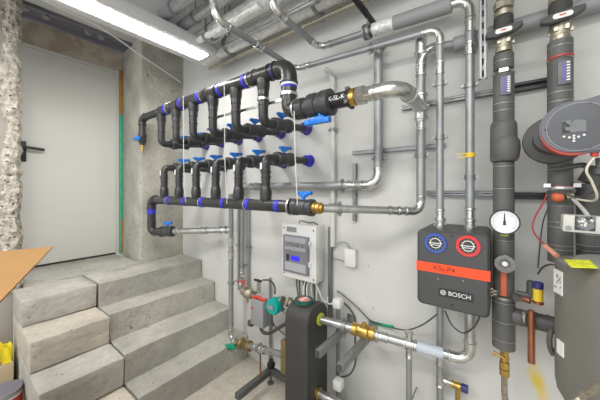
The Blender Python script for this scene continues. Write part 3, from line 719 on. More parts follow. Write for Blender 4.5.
# wall arms under the lower supply pipe
def arm(label, x, y0, z, w=.032, m=RAIL):
    t = thing('support_bracket', label, 'wall bracket', (x, WY, z))
    bm = nb(); bb(bm, x-w/2, x+w/2, y0, WY-.006, z-.02, z+.02, .002); part('arm', bm, m, t)
    bm = nb(); bb(bm, x-.03, x+.03, WY-.006, WY, z-.06, z+.06, .002); part('mounting_plate', bm, m, t)
    bm = nb(); bb(bm, x-w/2+.004, x+w/2-.004, y0-.001, y0+.003, z-.016, z+.016); part('open_end', bm, GAP, t)
arm('steel wall bracket arm pointing out under the brass fitting of the supply pipe', -.614, 1.14, CZ-.86)
arm('steel wall bracket arm close beside the heat exchanger', -.76, 1.17, CZ-.86, .03)

# ------------------------------------------------------------------ lower supply pipe: exchanger -> brass valve -> elbow up into module
s0 = V((HXx1+.012, 1.33, zp)); zs = at(470, 361, 1.45).z
s1 = V((X470, 1.45, zs))
ds = (s1-s0).normalized()
def sx(px):                              # fraction of the run seen at column px
    f0, f1 = 0, 1
    for _ in range(30):
        f = (f0+f1)/2; P = s0.lerp(s1, f); dep = -math.sin(YAW)*P.x+math.cos(YAW)*P.y; la = math.cos(YAW)*P.x+math.sin(YAW)*P.y
        if 300+F*la/dep < px: f0 = f
        else: f1 = f
    return f
t = pipe_run('supply_pipe', 'long steel pipe with a brass valve from the heat exchanger to the pump module', [s0, s1, (X470, 1.45, .916)], .022, R=.055, sleeves=((0, sx(382)), (0, sx(410))))
P = s0.lerp(s1, sx(352)); LB = (s0.lerp(s1, sx(375))-P).length
bm = nb(); turned(bm, P, ds, [(0, .024), (.002, .034), (LB*.22, .034), (LB*.25, .029), (LB*.45, .036), (LB*.7, .036), (LB*.74, .031), (LB*.78, .035), (LB-.002, .035), (LB, .024)], 20)
turned(bm, P+ds*LB*.55+V((0, 0, .02)), (0, 0, 1), [(0, .014), (.028, .014), (.03, .01)], 10); part('brass_valve', bm, BRASS, t, 'brass valve body')
bm = nb(); p = s0.lerp(s1, sx(344)); clamp_bm(bm, p, ds, .026); cyl(bm, p-V((0, 0, .02)), (p.x, p.y, CZ-.839), .006, 8); part('pipe_clamp', bm, RAIL, t)
bm = nb(); a, b = s0.lerp(s1, sx(417)), s0.lerp(s1, sx(443)); turned(bm, a, ds, [(0, .0222), (.001, .0255), ((b-a).length, .0255), ((b-a).length+.001, .0222)], 20); part('pale_wrap', bm, mat('pale_blue_wrap', (.50, .54, .62), .5), t, 'pale bluish wrap')
bm = nb(); p = s0.lerp(s1, sx(409)); turned(bm, p+V((0, 0, .02)), (0, 0, 1), [(0, .016), (.03, .016), (.032, .021), (.042, .021), (.046, .01)], 14); part('vent_plug', bm, FITT, t)
p409 = p
t = pipe_run('drop_pipe', 'slim grey pipe dropping to the floor from the tee of the supply pipe', [(p.x, p.y, 0.01), (p.x, p.y, p.z-.024)], .014, m=GALVG, clamps=((0, .53),), wallY=WY, sleeves=((0, .97),))
bm = nb(); q = at(470.5, 155, 1.45); turned(bm, (X470, 1.45, q.z-.012), (0, 0, 1), [(0, .019), (.001, .0215), (.022, .0215), (.023, .019)], 18); box(bm, (X470-.03, 1.43, q.z+.006), (.04, .003, .004)); box(bm, (X470-.03, 1.43, q.z-.010), (.04, .003, .004)); tag(finish('pipe_tie', bm, YPLAS), 'yellow tie wrapped round the riser above the red dial', 'cable tie')
# drop x=440 below the module
XD = at(440, 350, 1.505).x
t = pipe_run('drop_pipe', 'grey pipe dropping from the left side of the pump module to the floor', [(XD, 1.505, .002), (XD, 1.505, .916)], .0165, m=GALVG, sleeves=((0, .50), (0, .98), (0, .62)), clamps=((0, .3),), wallY=WY)
tz = at(440, 379, 1.505).z
t = thing('drain_valve', 'small brass drain valve with a blue cap branching off the pipe under the pump module', 'valve', (XD+.06, 1.505, tz-.06))
bm = nb(); cyl(bm, (XD+.016, 1.505, tz), (XD+.05, 1.505, tz), .011, 14); turned(bm, (XD+.022, 1.505, tz), (1, 0, 0), [(0, .017), (.01, .017)], 14); part('nipple', bm, FITT, t)
bm = nb(); turned(bm, (XD+.05, 1.505, tz), (1, 0, 0), [(0, .013), (.002, .018), (.012, .018), (.014, .014), (.03, .017), (.04, .017), (.042, .012)], 14); cyl(bm, (XD+.078, 1.505, tz), (XD+.078, 1.505, tz-.09), .011, 12); part('body', bm, BRASS, t)
bm = nb(); turned(bm, (XD+.093, 1.505, tz), (1, 0, 0), [(0, .016), (.002, .019), (.026, .019), (.028, .015)], 12); part('cap', bm, NAVY, t, 'dark blue cap')

# ------------------------------------------------------------------ pump module
MX0, MX1, MZ0, MZ1, MY = -.2985, -.031, CZ-.512, CZ-.18, 1.28
t = thing('pump_module', 'dark grey wall pump module with two round dials and an orange tape strip', 'pump module', ((MX0+MX1)/2, 1.5, MZ0))
mcx = (MX0+MX1)/2; mcz = (MZ0+MZ1)/2
bm = nb(); rounded_prism(bm, mcx, mcz, MX1-MX0, MZ1-MZ0, MY, 1.56, .022, 6, .008); part('housing', bm, HOUS, t)
bm = nb(); bb(bm, mcx-.10, mcx+.10, 1.56, WY, mcz-.1, mcz+.1); part('mounting_plate', bm, RAIL, t)
for px, py, m, lb in ((435.5, 243, mat('blue_ring', (.03, .08, .33), .5), 'blue rimmed dial'), (468, 246, mat('red_ring', (.62, .03, .03), .5), 'red rimmed dial')):
    p = at(px, py, MY)
    bm = nb(); ring(bm, p-V((0, .006, 0)), (0, 1, 0), .031, .043, .008, 32); dd_ = part('dial', bm, m, t, lb)
    bm = nb(); turned(bm, p+V((0, .002, 0)), (0, -1, 0), [(0, .031), (.004, .031)], 28); part('dial_face', bm, INSD, dd_)
    bm = nb(); ring(bm, p-V((0, .0035, 0)), (0, 1, 0), .019, .022, .002, 28); box(bm, p-V((0, .003, 0)), (.05, .002, .003)); box(bm, p-V((0, .003, .008)), (.034, .002, .0025))
    for k in range(12):
        an = k*PI/6; box(bm, p+V((.0265*math.cos(an), -.003, .0265*math.sin(an))), (.003, .002, .001), M.Rotation(-an, 3, 'Y'))
    part('thermometer_marks', bm, LABEL, dd_)
    bm = nb(); 
    for k in range(9):
        an = math.radians(200+k*17.5); box(bm, p+V((.037*math.cos(an), -.0068, .037*math.sin(an))), (.003, .001, .002), M.Rotation(-an, 3, 'Y'))
    part('rim_marks', bm, GBOX, dd_)
zt0 = at(417.5, 260.5, MY).z; zt1 = at(417.5, 269.5, MY).z
bm = nb(); bb(bm, MX0-.002, MX1+.002, MY-.0025, MY+.02, zt1, zt0); o = part('tape_strip', bm, ORANGE, t, 'bright orange tape strip')
text('KSt-P4', .030, (at(444, 268, MY).x, MY-.0028, (zt0+zt1)/2), mat('marker_ink', (.10, .02, .01), .7), o, 'handwriting')
p = at(455, 294.5, MY)
bm = nb(); rounded_prism(bm, p.x+.002, p.z-.001, .125, .034, MY-.0025, MY+.002, .003, 3); o = part('name_plate', bm, BLACK, t, 'black name plate')
text('BOSCH', .025, (p.x+.016, MY-.0027, p.z-.001), LABEL, o)
bm = nb(); ring(bm, (p.x-.044, MY-.0034, p.z-.001), (0, 1, 0), .0088, .0105, .001, 20); box(bm, (p.x-.048, MY-.003, p.z-.001), (.0025, .001, .013)); box(bm, (p.x-.040, MY-.003, p.z-.001), (.0025, .001, .013)); box(bm, (p.x-.044, MY-.003, p.z-.001), (.008, .001, .0022)); part('anchor_emblem', bm, LABEL, o)
for px, py in ((452, 236), (452, 305)):
    q = at(px, py, MY); bm = nb(); turned(bm, q+V((0, .001, 0)), (0, -1, 0), [(0, .006), (.0015, .006)], 12); part('screw_hole', bm, BLACK, t)
for px, py in ((438, 279), (463, 281)):
    q = at(px, py, MY); bm = nb(); box(bm, q, (.006, .002, .005)); part('scuff', bm, GBOX, t)
for xx, xb, ya, yb_ in ((X440, XD, 1.41, 1.505), (X470, X470, 1.45, 1.45)):
    bm = nb(); turned(bm, (xx, ya, MZ1-.001), (0, 0, 1), [(0, .028), (.014, .028), (.016, .022), (.03, .022), (.032, .026), (.044, .026), (.046, .02)], 18); part('pipe_union', bm, FITT, t)
    bm = nb(); turned(bm, (xb, yb_, MZ0+.001), (0, 0, -1), [(0, .026), (.02, .026), (.022, .021), (.04, .021)], 18); part('pipe_union', bm, FITT, t)
cable('thin_cable', 'long thin dark cable drooping from the control box across to the pump module', 'cable',
      [at(337, 291, 1.545), at(343, 295, 1.54), at(358, 308, 1.54), at(370, 320, 1.54), at(385, 325, 1.55), at(405, 330, 1.5), at(422, 325, 1.45), at(437, 314.5, 1.42)], .0035, CGREY)
t = tag(finish('cable_marker', (lambda b: (tube(b, [at(372, 322.0, 1.565), at(382, 325, 1.555), at(393, 327.0, 1.535)], .0085, 8), b)[1])(nb()), TGREEN), 'green tape wrapped round the thin cable on the free wall', 'tape')
cable('thin_cable', 'short dark cable looping below the right half of the pump module', 'cable', [at(445, 311, 1.42), at(452, 325, 1.42), at(463, 333, 1.42), at(474, 327, 1.40), at(480, 316, 1.38)], .0035, CGREY)

# ------------------------------------------------------------------ control box
BX0, BX1, BY0, BZ0, BZ1 = -1.245, -.954, 1.45, CZ-.62, CZ-.243
t = thing('control_box', 'white wall control cabinet with smoked cover and small blue display', 'control cabinet', ((BX0+BX1)/2, WY, BZ0))
bm = nb(); bb(bm, BX0, BX1, BY0, WY, BZ0, BZ1, .008); part('case', bm, WHITE, t)
cx0, cx1, cz0, cz1 = BX0+.022, BX1-.052, BZ0+.045, BZ1-.075
bm = nb(); bb(bm, cx0, cx1, BY0-.016, BY0+.002, cz0, cz1, .004); o = part('cover', bm, DOORSMOKE, t, 'smoked grey cover')
yy = BY0-.018
bm = nb(); bb(bm, cx0+.02, cx1-.02, yy, yy+.004, cz0+.155, cz0+.18); bb(bm, cx0+.02, cx1-.02, yy, yy+.004, cz0+.015, cz0+.07); bb(bm, cx0+.02, cx1-.02, yy, yy+.004, cz0+.21, cz0+.245); part('module_panel', bm, DSMOKE2, o)
for k in range(6):
    bm = nb(); x_ = cx0+(.03+.02*k if k < 5 else .152); bb(bm, x_, x_+.015, yy-.003, yy, cz0+.182, cz0+.205); part('circuit_breaker', bm, GBOX, o)
bm = nb(); bb(bm, cx0+.075, cx0+.145, yy-.002, yy+.004, cz0+.088, cz0+.118); part('display', bm, LCD, o, 'lit blue display')
bm = nb(); bb(bm, cx0+.035, cx0+.055, yy-.002, yy+.004, cz0+.082, cz0+.125); part('rocker_switch', bm, BLACK, o)
bm = nb(); bb(bm, BX0+.045, BX0+.13, BY0-.002, BY0+.004, BZ1-.055, BZ1-.02); part('type_plate', bm, GBOX, t)
for x, z in ((BX0+.02, BZ1-.03), (BX1-.02, BZ1-.03), (BX0+.02, BZ0+.03), (BX1-.02, BZ0+.025)):
    bm = nb(); turned(bm, (x, BY0+.001, z), (0, -1, 0), [(0, .006), (.002, .006)], 10); part('screw', bm, GAP, t)
for z in (cz0+.06, cz0+.2):
    bm = nb(); bb(bm, cx0-.012, cx0, BY0-.012, BY0, z, z+.03); bb(bm, cx1, cx1+.012, BY0-.012, BY0, z, z+.03); part('cover_hinge', bm, WHITE, t)
bm = nb(); tube(bm, spline([(BX0+.10, 1.52, BZ1), (BX0+.13, 1.50, BZ1+.02), (BX0+.2, 1.5, BZ1+.012), (BX1-.05, 1.5, BZ1+.016), (BX1-.02, 1.5, BZ1+.004)]), .004, 8); part('loose_wire', bm, CGREY, t)
rail('upright steel rail on the wall along the right edge of the control box', (at(329, 260, RY).x+.01, RY, CZ-.90), (at(329, 260, RY).x+.01, RY, BZ1-.01), .024)
rail('upright steel rail carrying cables below the control box', (at(303.5, 290, RY).x, RY, CZ-1.0), (at(303.5, 290, RY).x, RY, BZ0-.002), .03)
CABN = ['leftmost', 'second from the left', 'third from the left', 'fourth from the left', 'middle', 'fourth from the right', 'third from the right', 'second from the right', 'rightmost']
for k in range(9):
    x0 = BX0+.09+.021*k; rr = random.Random(k); mm = [CGREY, CGREY, CWHITE, CGREY, CGREY, CWHITE, CWHITE, CGREY, CWHITE][k]
    tx = x0+rr.uniform(-.008, .008)
    cable('control_cable', ('white' if mm is CWHITE else 'dark')+' cable under the control box, '+CABN[k]+' of the hanging bundle', 'cable',
          [(x0, 1.51, BZ0+.002), (x0+.003, 1.50+.004*(k % 3), BZ0-.05), (tx, 1.51+.01*(k % 2), BZ0-.12), (tx+.004, 1.52, BZ0-.2), (tx, 1.53, BZ0-.34)], .0065 if mm is CWHITE else .0045, mm, group='cables hanging under the control box')
for k, (dx, lb) in enumerate(((.02, 'narrowest'), (.045, 'widest'))):
    cable('control_cable', 'white cable loop right of the green tape roll, the %s of two' % lb, 'cable',
          [(BX1-.07-dx, 1.50, BZ0), (BX1-.075-dx, 1.48, BZ0-.06), (BX1-.05-dx, 1.47, BZ0-.14-dx), (BX1-.01, 1.48, BZ0-.17-dx), (BX1+.03, 1.52, BZ0-.13-dx), (BX1+.035, 1.54, BZ0-.08-dx)], .0055, CWHITE)
cable('control_cable', 'white cable looping from the control box towards the white post cap', 'cable',
      [(BX1-.05, 1.5, BZ0), at(319, 291, 1.5), at(323, 300, 1.5), at(330, 304, 1.52), at(334, 302, 1.54)], .006, CWHITE)
# junction box with cables
p = at(351, 257.5, 1.545)
t = thing('junction_box', 'small white junction box on the wall right of the control box', 'junction box', (p.x, WY, p.z-.05))
bm = nb(); bb(bm, p.x-.037, p.x+.037, WY-.04, WY, p.z-.055, p.z+.055, .005); part('box', bm, WHITE, t)
for k, pts in enumerate(([at(332, 249, 1.545), at(338, 243.5, 1.54), at(346, 243, 1.54), at(350.5, 249, 1.54)], [at(331, 259, 1.545), at(339, 259.5, 1.54), at(346, 263, 1.54)])):
    cable('cable_lead', None, 'cable', pts, .0035, mat('mid_grey_cable', (.22, .22, .22), .5), t)
# white capped posts
for (px, py, Y, zb_, lb) in ((338, 303, 1.47, zs+.1, 'white plastic cap on the steel post behind the supply pipe'), (338.5, 384, 1.385, 0, 'white plastic cap on the low steel post right of the heat exchanger')):
    p = at(px, py, Y)
    t = thing('capped_post', lb, 'post', (p.x, Y, zb_ if zb_ else 0))
    bm = nb(); box(bm, p, (.056, .056, .06), None, .012); part('cap', bm, WHITE, t)
    bm = nb(); z0 = .116 if zb_ else 0; bb(bm, p.x-.010, p.x+.010, Y-.010, Y+.010, z0 if z0 else 0, p.z-.026, .001); part('post', bm, RAIL, t)
cable('black_cable', 'black cable arching from the wall down behind the brass valve to the low white cap', 'cable',
      [at(344, 303, 1.545), at(350, 309, 1.56), at(355, 320, 1.55), at(355, 345, 1.55), at(355.5, 362, 1.52), at(350, 374, 1.46), at(338, 378, 1.44)], .0055, CGREY)

# ------------------------------------------------------------------ circulation line left of the exchanger
t = thing('small_circulation_pump', 'small circulation pump with teal head and grey box left of the heat exchanger', 'pump', at(266, 325, 1.42))
zc_ = at(247, 292, 1.42).z; x0 = at(244, 292, 1.42).x
c0 = V((x0, 1.42, zc_)); c1 = V((HXx0+.01, 1.38, zc_-.03)); dc = (c1-c0).normalized()
bm = nb(); tube(bm, [c0, c1], .016, 14); part('pipe', bm, FITT, t)
bm = nb(); turned(bm, c0-dc*.01, dc, [(0, .022), (.002, .034), (.025, .034), (.03, .028), (.05, .042), (.075, .042), (.09, .034), (.12, .034), (.122, .02)], 16)
for s in (-1, 1): turned(bm, c0+dc*.05, (0, -.3, s), [(0, .016), (.055, .016), (.057, .019), (.066, .019)], 10)
part('mixing_valve', bm, NICKEL, t, 'dull brass mixing valve')
pg = at(260, 312, 1.34)
bm = nb(); box(bm, pg, (.125, .07, .18), None, .008); o = part('terminal_box', bm, GBOX, t, 'grey plastic terminal box')
bm = nb(); box(bm, pg+V((-.04, -.036, .03)), (.016, .003, .018)); part('red_mark', bm, RED, o)
bm = nb(); tube(bm, spline([pg+V((-.055, -.015, .095)), pg+V((-.01, -.01, .105)), pg+V((.03, -.01, .10)), pg+V((.06, 0, .10))]), .012, 10); part('red_guard', bm, RED, t, 'red guard on top of the box')
pt = at(274, 305, 1.36)
bm = nb(); turned(bm, pt+V((0, .06, 0)), (.15, -1, 0), [(0, .04), (.05, .045), (.055, .055), (.085, .055), (.10, .046), (.101, .02)], 26); o = part('pump_head', bm, TEAL, t, 'teal round pump head')
bm = nb(); box(bm, pt+V((.008, -.043, 0)), (.045, .003, .03)); part('type_plate', bm, GBOX, o)
bm = nb(); turned(bm, at(288, 302, 1.39), dc, [(0, .02), (.002, .034), (.02, .034), (.022, .026), (.05, .026)], 16); part('pipe_union', bm, NICKEL, t); bm = nb(); turned(bm, at(281, 300, 1.39), dc, [(0, .02), (.002, .03), (.02, .03)], 16); part('pipe_union', bm, NICKEL, t)
# black lever with hose above
t = thing('vent_assembly', 'black air vent with an arched black hose above the small circulation pump', 'air vent', at(258, 292, 1.45))
q = at(258, 280.5, 1.45)
bm = nb(); cyl(bm, at(257.5, 293, 1.45), q, .009, 10); cyl(bm, at(260, 293, 1.47), at(260, 281, 1.47), .005, 10); part('stem', bm, FITT, t)
bm = nb(); box(bm, q, (.075, .022, .016), None, .005); part('handle', bm, BLACK, t)
bm = nb(); tube(bm, spline([at(263, 280, 1.45), at(270, 280.5, 1.45), at(274.5, 286, 1.45), at(275, 294, 1.44)]), .0055, 10); part('hose', bm, BLACK, t)
# red handled valve
p = at(242.5, 281, 1.47)
t = thing('red_handled_valve', 'shut-off valve with a thin red handle at the foot of the slim riser', 'valve', p-V((0, 0, .05)))
bm = nb(); turned(bm, (X242, 1.49, at(242, 290, 1.49).z), (0, 0, 1), [(0, .02), (.03, .024), (.06, .024), (.075, .018), (.10, .018)], 14); part('body', bm, FITT, t)
q = at(241, 283, 1.44)
bm = nb(); tube(bm, spline([q+V((-.04, 0, 0)), q+V((-.02, 0, .012)), q+V((.03, 0, .012)), q+V((.07, -.01, -.02))]), .006, 8); cyl(bm, q+V((0, 0, .01)), q+V((0, .05, .01)), .006, 8); part('valve_handle', bm, RED, t, 'thin red handle')
# thick black cable bundle beneath pump
cable('pump_cable', 'thick black cable sweeping below the small circulation pump into the exchanger side', 'cable', [at(260, 326, 1.42), at(263, 332, 1.42), at(270, 333, 1.42), at(280, 327, 1.38), at(287, 323, 1.37)], .012, CGREY)
cable('pump_cable', 'thin black cable crossing under the small circulation pump', 'cable', [at(272, 315, 1.40), at(273, 323, 1.40), at(279, 330, 1.40), at(285, 335, 1.36)], .004, CGREY)
bm = nb(); q = at(251, 323, 1.44); box(bm, q, (.045, .04, .045), None, .008); cyl(bm, q, (q.x, WY, q.z), .006, 8); tag(finish('cable_gland', bm, CGREY), 'small dark plug on the wall under the grey terminal box', 'plug')

# ------------------------------------------------------------------ insulated risers on the right
XG = at(503.5, 200, 1.4).x; XH = at(560, 200, 1.4).x; XI = XH+.085
def ins(bm, x, y, z0, z1, r, seams=()):
    turned(bm, (x, y, z0), (0, 0, 1), [(0, r*.96), (.002, r), (z1-z0-.002, r), (z1-z0, r*.96)], 26)
    nf = len(bm.faces)
    for s in seams: turned(bm, (x, y, s), (0, 0, 1), [(0, r), (.0005, r*1.03), (.0025, r*1.03), (.003, r)], 26)
    bm.faces.ensure_lookup_table()
    for f in bm.faces[nf:]: f.material_index = 1
def zz_(px, py, Y=1.4): return at(px, py, Y).z
def mixvalve(x, Y, pxc, ytop, yh, yb, label, r):
    """top assembly: twisted fitting, dark collar, lever with label, brassy body"""
    t = thing('balancing_valve', label, 'valve', (x, Y, zz_(pxc, yb, Y)))
    zt_ = ZC; zc1 = zz_(pxc, yh-14, Y); zh = zz_(pxc, yh, Y-.045); zbb = zz_(pxc, yb, Y)
    bm = nb(); tube(bm, [(x, Y, zc1), (x, Y, ZC)], .024, 16)
    for k in range(3): turned(bm, (x, Y, zc1+.03+.075*k), (0, 0, 1), [(0, .024), (.004, .034), (.03, .036), (.034, .024)], 8)
    turned(bm, (x, Y, zc1), (0, 0, 1), [(0, .028), (.002, .034), (.02, .034), (.022, .025)], 18); part('pipe_fitting', bm, NICKEL, t)
    bm = nb(); turned(bm, (x, Y, zh+.015), (0, 0, 1), [(0, .026), (.008, .034), (zc1-zh-.018, .034), (zc1-zh-.015, .026)], 18); part('collar', bm, INSD, t)
    bm = nb(); turned(bm, (x, Y, zbb-.002), (0, 0, 1), [(0, .024), (.002, .030), (.018, .030), (.022, .026), (.05, .031), (.075, .031), (zh-zbb, .022)], 18)
    for k in range(6):
        an = k*PI/3; box(bm, (x+.030*math.cos(an), Y+.030*math.sin(an), zbb+.04), (.012, .012, .018))
    part('valve_body', bm, NICKEL, t)
    bm = nb(); yl = Y-.045
    zpt = [(u_*.72, w_*.85) for u_, w_ in ((-.085, -.012), (-.083, .010), (-.05, .019), (.06, .026), (.082, .026), (.084, .006), (.05, -.012), (-.04, -.022))]
    A = [bm.verts.new((x+u, yl-.012, zh+w_)) for u, w_ in zpt]; B = [bm.verts.new((x+u, yl+.012, zh+w_)) for u, w_ in zpt]
    for k in range(8): bm.faces.new((A[k], A[(k+1) % 8], B[(k+1) % 8], B[k]))
    bm.faces.new(A[::-1]); bm.faces.new(B); bmesh.ops.recalc_face_normals(bm, faces=bm.faces[:])
    bmesh.ops.bevel(bm, geom=bm.edges[:], offset=.003, segments=2, affect='EDGES')
    cyl(bm, (x, Y-.02, zh), (x, yl, zh), .012, 12)
    h = part('valve_lever', bm, BLACK, t, 'black lever with an oval white plate')
    bm = nb(); rounded_prism(bm, x, zh+.001, .054, .019, yl-.0145, yl-.010, .009, 6); o2 = part('lever_plate', bm, LABEL, h)
    bm = nb(); box(bm, (x, yl-.015, zh+.002), (.018, .001, .005)); part('red_print', bm, RED, h)
    return t
mixvalve(XG, 1.4, 503, 0, 32, 53, 'valve with a black lever and white plate above the riser that carries the gauge', .036)
mixvalve(XH, 1.4, 558, 0, 18, 42, 'valve with a black lever and white plate above the riser with the large pump', .036)
def flowlabel(t, x, Y, r, z0, z1):
    bm = nb(); bb(bm, x-.012, x+.024, Y-r-.006, Y-r+.012, z0, z1, .002); o = part('flow_scale', bm, PANEL, t, 'grey scale plate with blue stripe')
    bm = nb(); bb(bm, x+.002, x+.0085, Y-r-.0068, Y-r, z0+.01, z1-.006); part('blue_stripe', bm, mat('blue_violet', (.10, .08, .42), .4), o)
    bm = nb()
    for k in range(7): zq = z0+.012+(z1-z0-.024)*k/6; bb(bm, x+.012, x+.021, Y-r-.0068, Y-r, zq, zq+.005)
    part('scale_marks', bm, LABEL, o)
R_ = .0365
t = thing('insulated_riser', 'grey insulated riser right of the pump module, carrying the round gauge', 'insulated pipe', (XG, 1.4, zz_(503, 347)))
bm = nb(); ins(bm, XG, 1.4, zz_(503, 70), zz_(503, 55), R_*.96, (zz_(503, 63),)); ins(bm, XG, 1.4, zz_(503, 122), zz_(503, 75), R_, (zz_(503, 112), zz_(503, 105))); part('upper_insulation', bm, INSUL, t)
bm = nb(); turned(bm, (XG, 1.4, zz_(503, 75.5)), (0, 0, 1), [(0, .034), (.004, .04), (.014, .036), (.02, .03)], 12); box(bm, (XG, 1.4-.035, zz_(503, 73)), (.03, .01, .015)); part('wire_band', bm, FITT, t)
flowlabel(t, XG, 1.4, R_, zz_(503, 98), zz_(503, 79))
bm = nb(); turned(bm, (XG, 1.4, zz_(503, 162)), (0, 0, 1), [(0, .040), (.004, .045), (.02, .047), (.13, .046), (.155, .045), (.166, .040), (.17, .036)], 26)
turned(bm, (XG+.006, 1.39, zz_(503, 161)), (0, 0, 1), [(0, .038), (.01, .045), (.05, .050), (.08, .047), (.10, .035)], 26); part('valve_shell', bm, mat('light_grey_shell', (.10, .10, .098), .55), t, 'bulging grey insulating shell')
bm = nb(); ins(bm, XG, 1.4, zz_(503, 294), zz_(503, 162)-.002, R_, (zz_(503, 167), zz_(503, 189), zz_(503, 240))); part('middle_insulation', bm, INSUL, t)
bm = nb(); ins(bm, XG, 1.4, zz_(503, 347), zz_(503, 297), R_*1.08, (zz_(503, 320), zz_(503, 338), zz_(503, 301))); part('lower_insulation', bm, INSUL, t)
bm = nb(); turned(bm, (XG, 1.4, zz_(503, 298)), (0, 0, 1), [(0, .03), (.002, .04), (.012, .04), (.014, .03)], 14)
for k in range(5): box(bm, (XG-.04+.012*(k % 2), 1.365+.004*k, zz_(503, 288)-.008*k), (.012, .012, .007))
part('joint_ring', bm, NICKEL, t)
bm = nb(); bb(bm, XG-.011, XG+.011, 1.4-R_-.006, 1.4-R_+.01, zz_(503, 293), zz_(503, 265), .004); part('orange_sleeve', bm, ORSL, t, 'orange thermometer sleeve')
q = V((XG+.004, 1.4-R_, zz_(504, 260)))
bm = nb(); turned(bm, q, (0, -1, 0), [(0, .012), (.02, .012), (.022, .020), (.034, .033), (.038, .034), (.039, .02), (.03, .012)], 24)
for k in range(5):
    an = k*2*PI/5+.3; turned(bm, q+V((.026*math.cos(an), -.026, .026*math.sin(an))), (0, -1, 0), [(0, .008), (.011, .010), (.013, .006)], 10)
o = part('knob', bm, mat('grey_knob', (.17, .17, .165), .4), t, 'grey scalloped knob')
bm = nb(); turned(bm, q-V((0, .030, 0)), (0, -1, 0), [(0, .010), (.012, .009), (.014, .005)], 14); part('knob_centre', bm, LABEL, o)
# side branch with the tee towards the shell on the right
zt_ = zz_(515, 316)
TX, TY = .310, 1.195
bm = nb(); tube(bm, smooth_path([(XG+.03, 1.4, zt_), (XG+.20, 1.39, zt_), (TX-.03, 1.30, zt_-.01)], .05), .032, 18)
for f in (.055, .10, .135): turned(bm, (XG+f, 1.398, zt_), (1, 0, 0), [(0, .032), (.001, .0335), (.004, .0335), (.005, .032)], 22)
part('side_branch', bm, INSUL, t)
# gauge
q = at(504.5, 222, 1.33)
t = thing('pressure_gauge', 'round white dial gauge with black rim mounted on the grey insulated riser', 'gauge', q-V((0, 0, .05)))
bm = nb(); turned(bm, q+V((0, .03, 0)), (0, -1, 0), [(0, .046), (.02, .049), (.030, .0495), (.032, .047)], 36); part('case', bm, CGREY, t)
bm = nb(); ring(bm, q-V((0, .006, 0)), (0, 1, 0), .0445, .0495, .006, 40); part('rim', bm, BLACK, t)
bm = nb(); turned(bm, q+V((0, .0, 0)), (0, -1, 0), [(0, .0445), (.003, .0445)], 36); f = part('dial_face', bm, DIAL, t)
bm = nb()
for k in range(25):
    an = math.radians(-40+260*k/24); L_ = .006 if k % 4 else .010
    box(bm, q+V(((.040-L_/2)*math.cos(an), -.0034, (.040-L_/2)*math.sin(an))), (L_, .001, .0010), M.Rotation(-an, 3, 'Y'))
part('scale_marks', bm, GAP, f)
bm = nb(); A = [bm.verts.new(q+V((a_, -.0045, b_))) for a_, b_ in ((-.0015, .034), (.0015, .034), (.003, -.002), (.006, -.012), (-.006, -.012), (-.003, -.002))]; bm.faces.new(A); turned(bm, q-V((0, .003, 0)), (0, -1, 0), [(0, .005), (.003, .004)], 14); part('needle', bm, BLACK, f)
bm = nb(); box(bm, q+V((0, .014, -.052)), (.026, .02, .010), None, .002); part('stem_nut', bm, YG, t, 'yellow-green stem nut')
bm = nb(); cyl(bm, q+V((0, .02, 0)), q+V((0, .04, 0)), .01, 12); part('mount', bm, BRASS, t)
# cock and hose below
zc0 = zz_(503, 347)
t = thing('drain_cock', 'brass drain cock with hose hanging under the gauge riser', 'valve', (XG+.003, 1.4, zz_(504, 376)))
bm = nb(); turned(bm, (XG+.003, 1.4, zc0), (0, 0, -1), [(0, .014), (.002, .018), (.014, .018), (.016, .013), (.03, .016), (.045, .018), (.055, .013), (.06, .018), (.085, .018), (.087, .013), (.09, .018), (.115, .018), (.117, .010)], 10)
part('body', bm, BRASS, t)
bm = nb(); cyl(bm, (XG+.003, 1.4, zc0-.035), (XG+.003, 1.365, zc0-.035), .006, 8); box(bm, (XG-.012, 1.362, zc0-.022), (.045, .008, .009), M.Rotation(.35, 3, 'Y'), .002); box(bm, (XG-.03, 1.362, zc0-.018), (.012, .009, .016), M.Rotation(.35, 3, 'Y'), .002); part('tap_lever', bm, BRASS, t)
cable('drain_hose', 'beige braided hose running down from the brass drain cock', 'hose', [(XG+.003, 1.4, zc0-.117), (XG+.004, 1.4, zc0-.2), (XG+.018, 1.395, zc0-.3), (XG+.03, 1.39, .3), (XG+.03, 1.39, .02)], .011, HOSE)
# copper pipe with yellow-blue valve
XC = at(531, 330, 1.36).x
t = thing('copper_outlet', 'copper outlet pipe with a yellow and blue valve knob hanging from the side branch', 'outlet pipe', (XC, 1.36, at(531, 361, 1.36).z))
bm = nb(); turned(bm, (XC, 1.345, at(531, 361, 1.36).z), (0, 0, 1), [(0, .009), (.001, .0115), (.15, .0115), (.20, .011)], 18); part('pipe', bm, COPPER, t)
q = at(538, 292, 1.33)
bm = nb(); turned(bm, q-V((0, 0, .034)), (0, 0, 1), [(0, .013), (.002, .015), (.045, .015), (.047, .012)], 16); part('knob', bm, YPLAS, t, 'yellow valve knob')
bm = nb(); turned(bm, q+V((0, 0, .013)), (0, 0, 1), [(0, .014), (.002, .016), (.022, .016), (.025, .012)], 16); part('cap', bm, NAVY, t, 'dark blue cap')
bm = nb(); turned(bm, q-V((0, 0, .045)), (0, 0, 1), [(0, .013), (.002, .017), (.010, .017)], 16); cyl(bm, q-V((.02, -.02, .045)), q-V((.045, -.03, .045)), .012, 12); part('collar', bm, COPPER, t)
bm = nb(); q2_ = at(531, 288, 1.36); turned(bm, q2_-V((0, 0, .035)), (0, 0, 1), [(0, .012), (.002, .014), (.06, .014), (.065, .006)], 12); cyl(bm, q2_-V((.045, 0, .03)), q2_-V((0, 0, .03)), .012, 12); turned(bm, q2_-V((.055, .02, .035)), (.3, -1, 0), [(0, .012), (.02, .017), (.035, .012)], 14); part('valve_body', bm, CGREY, t)
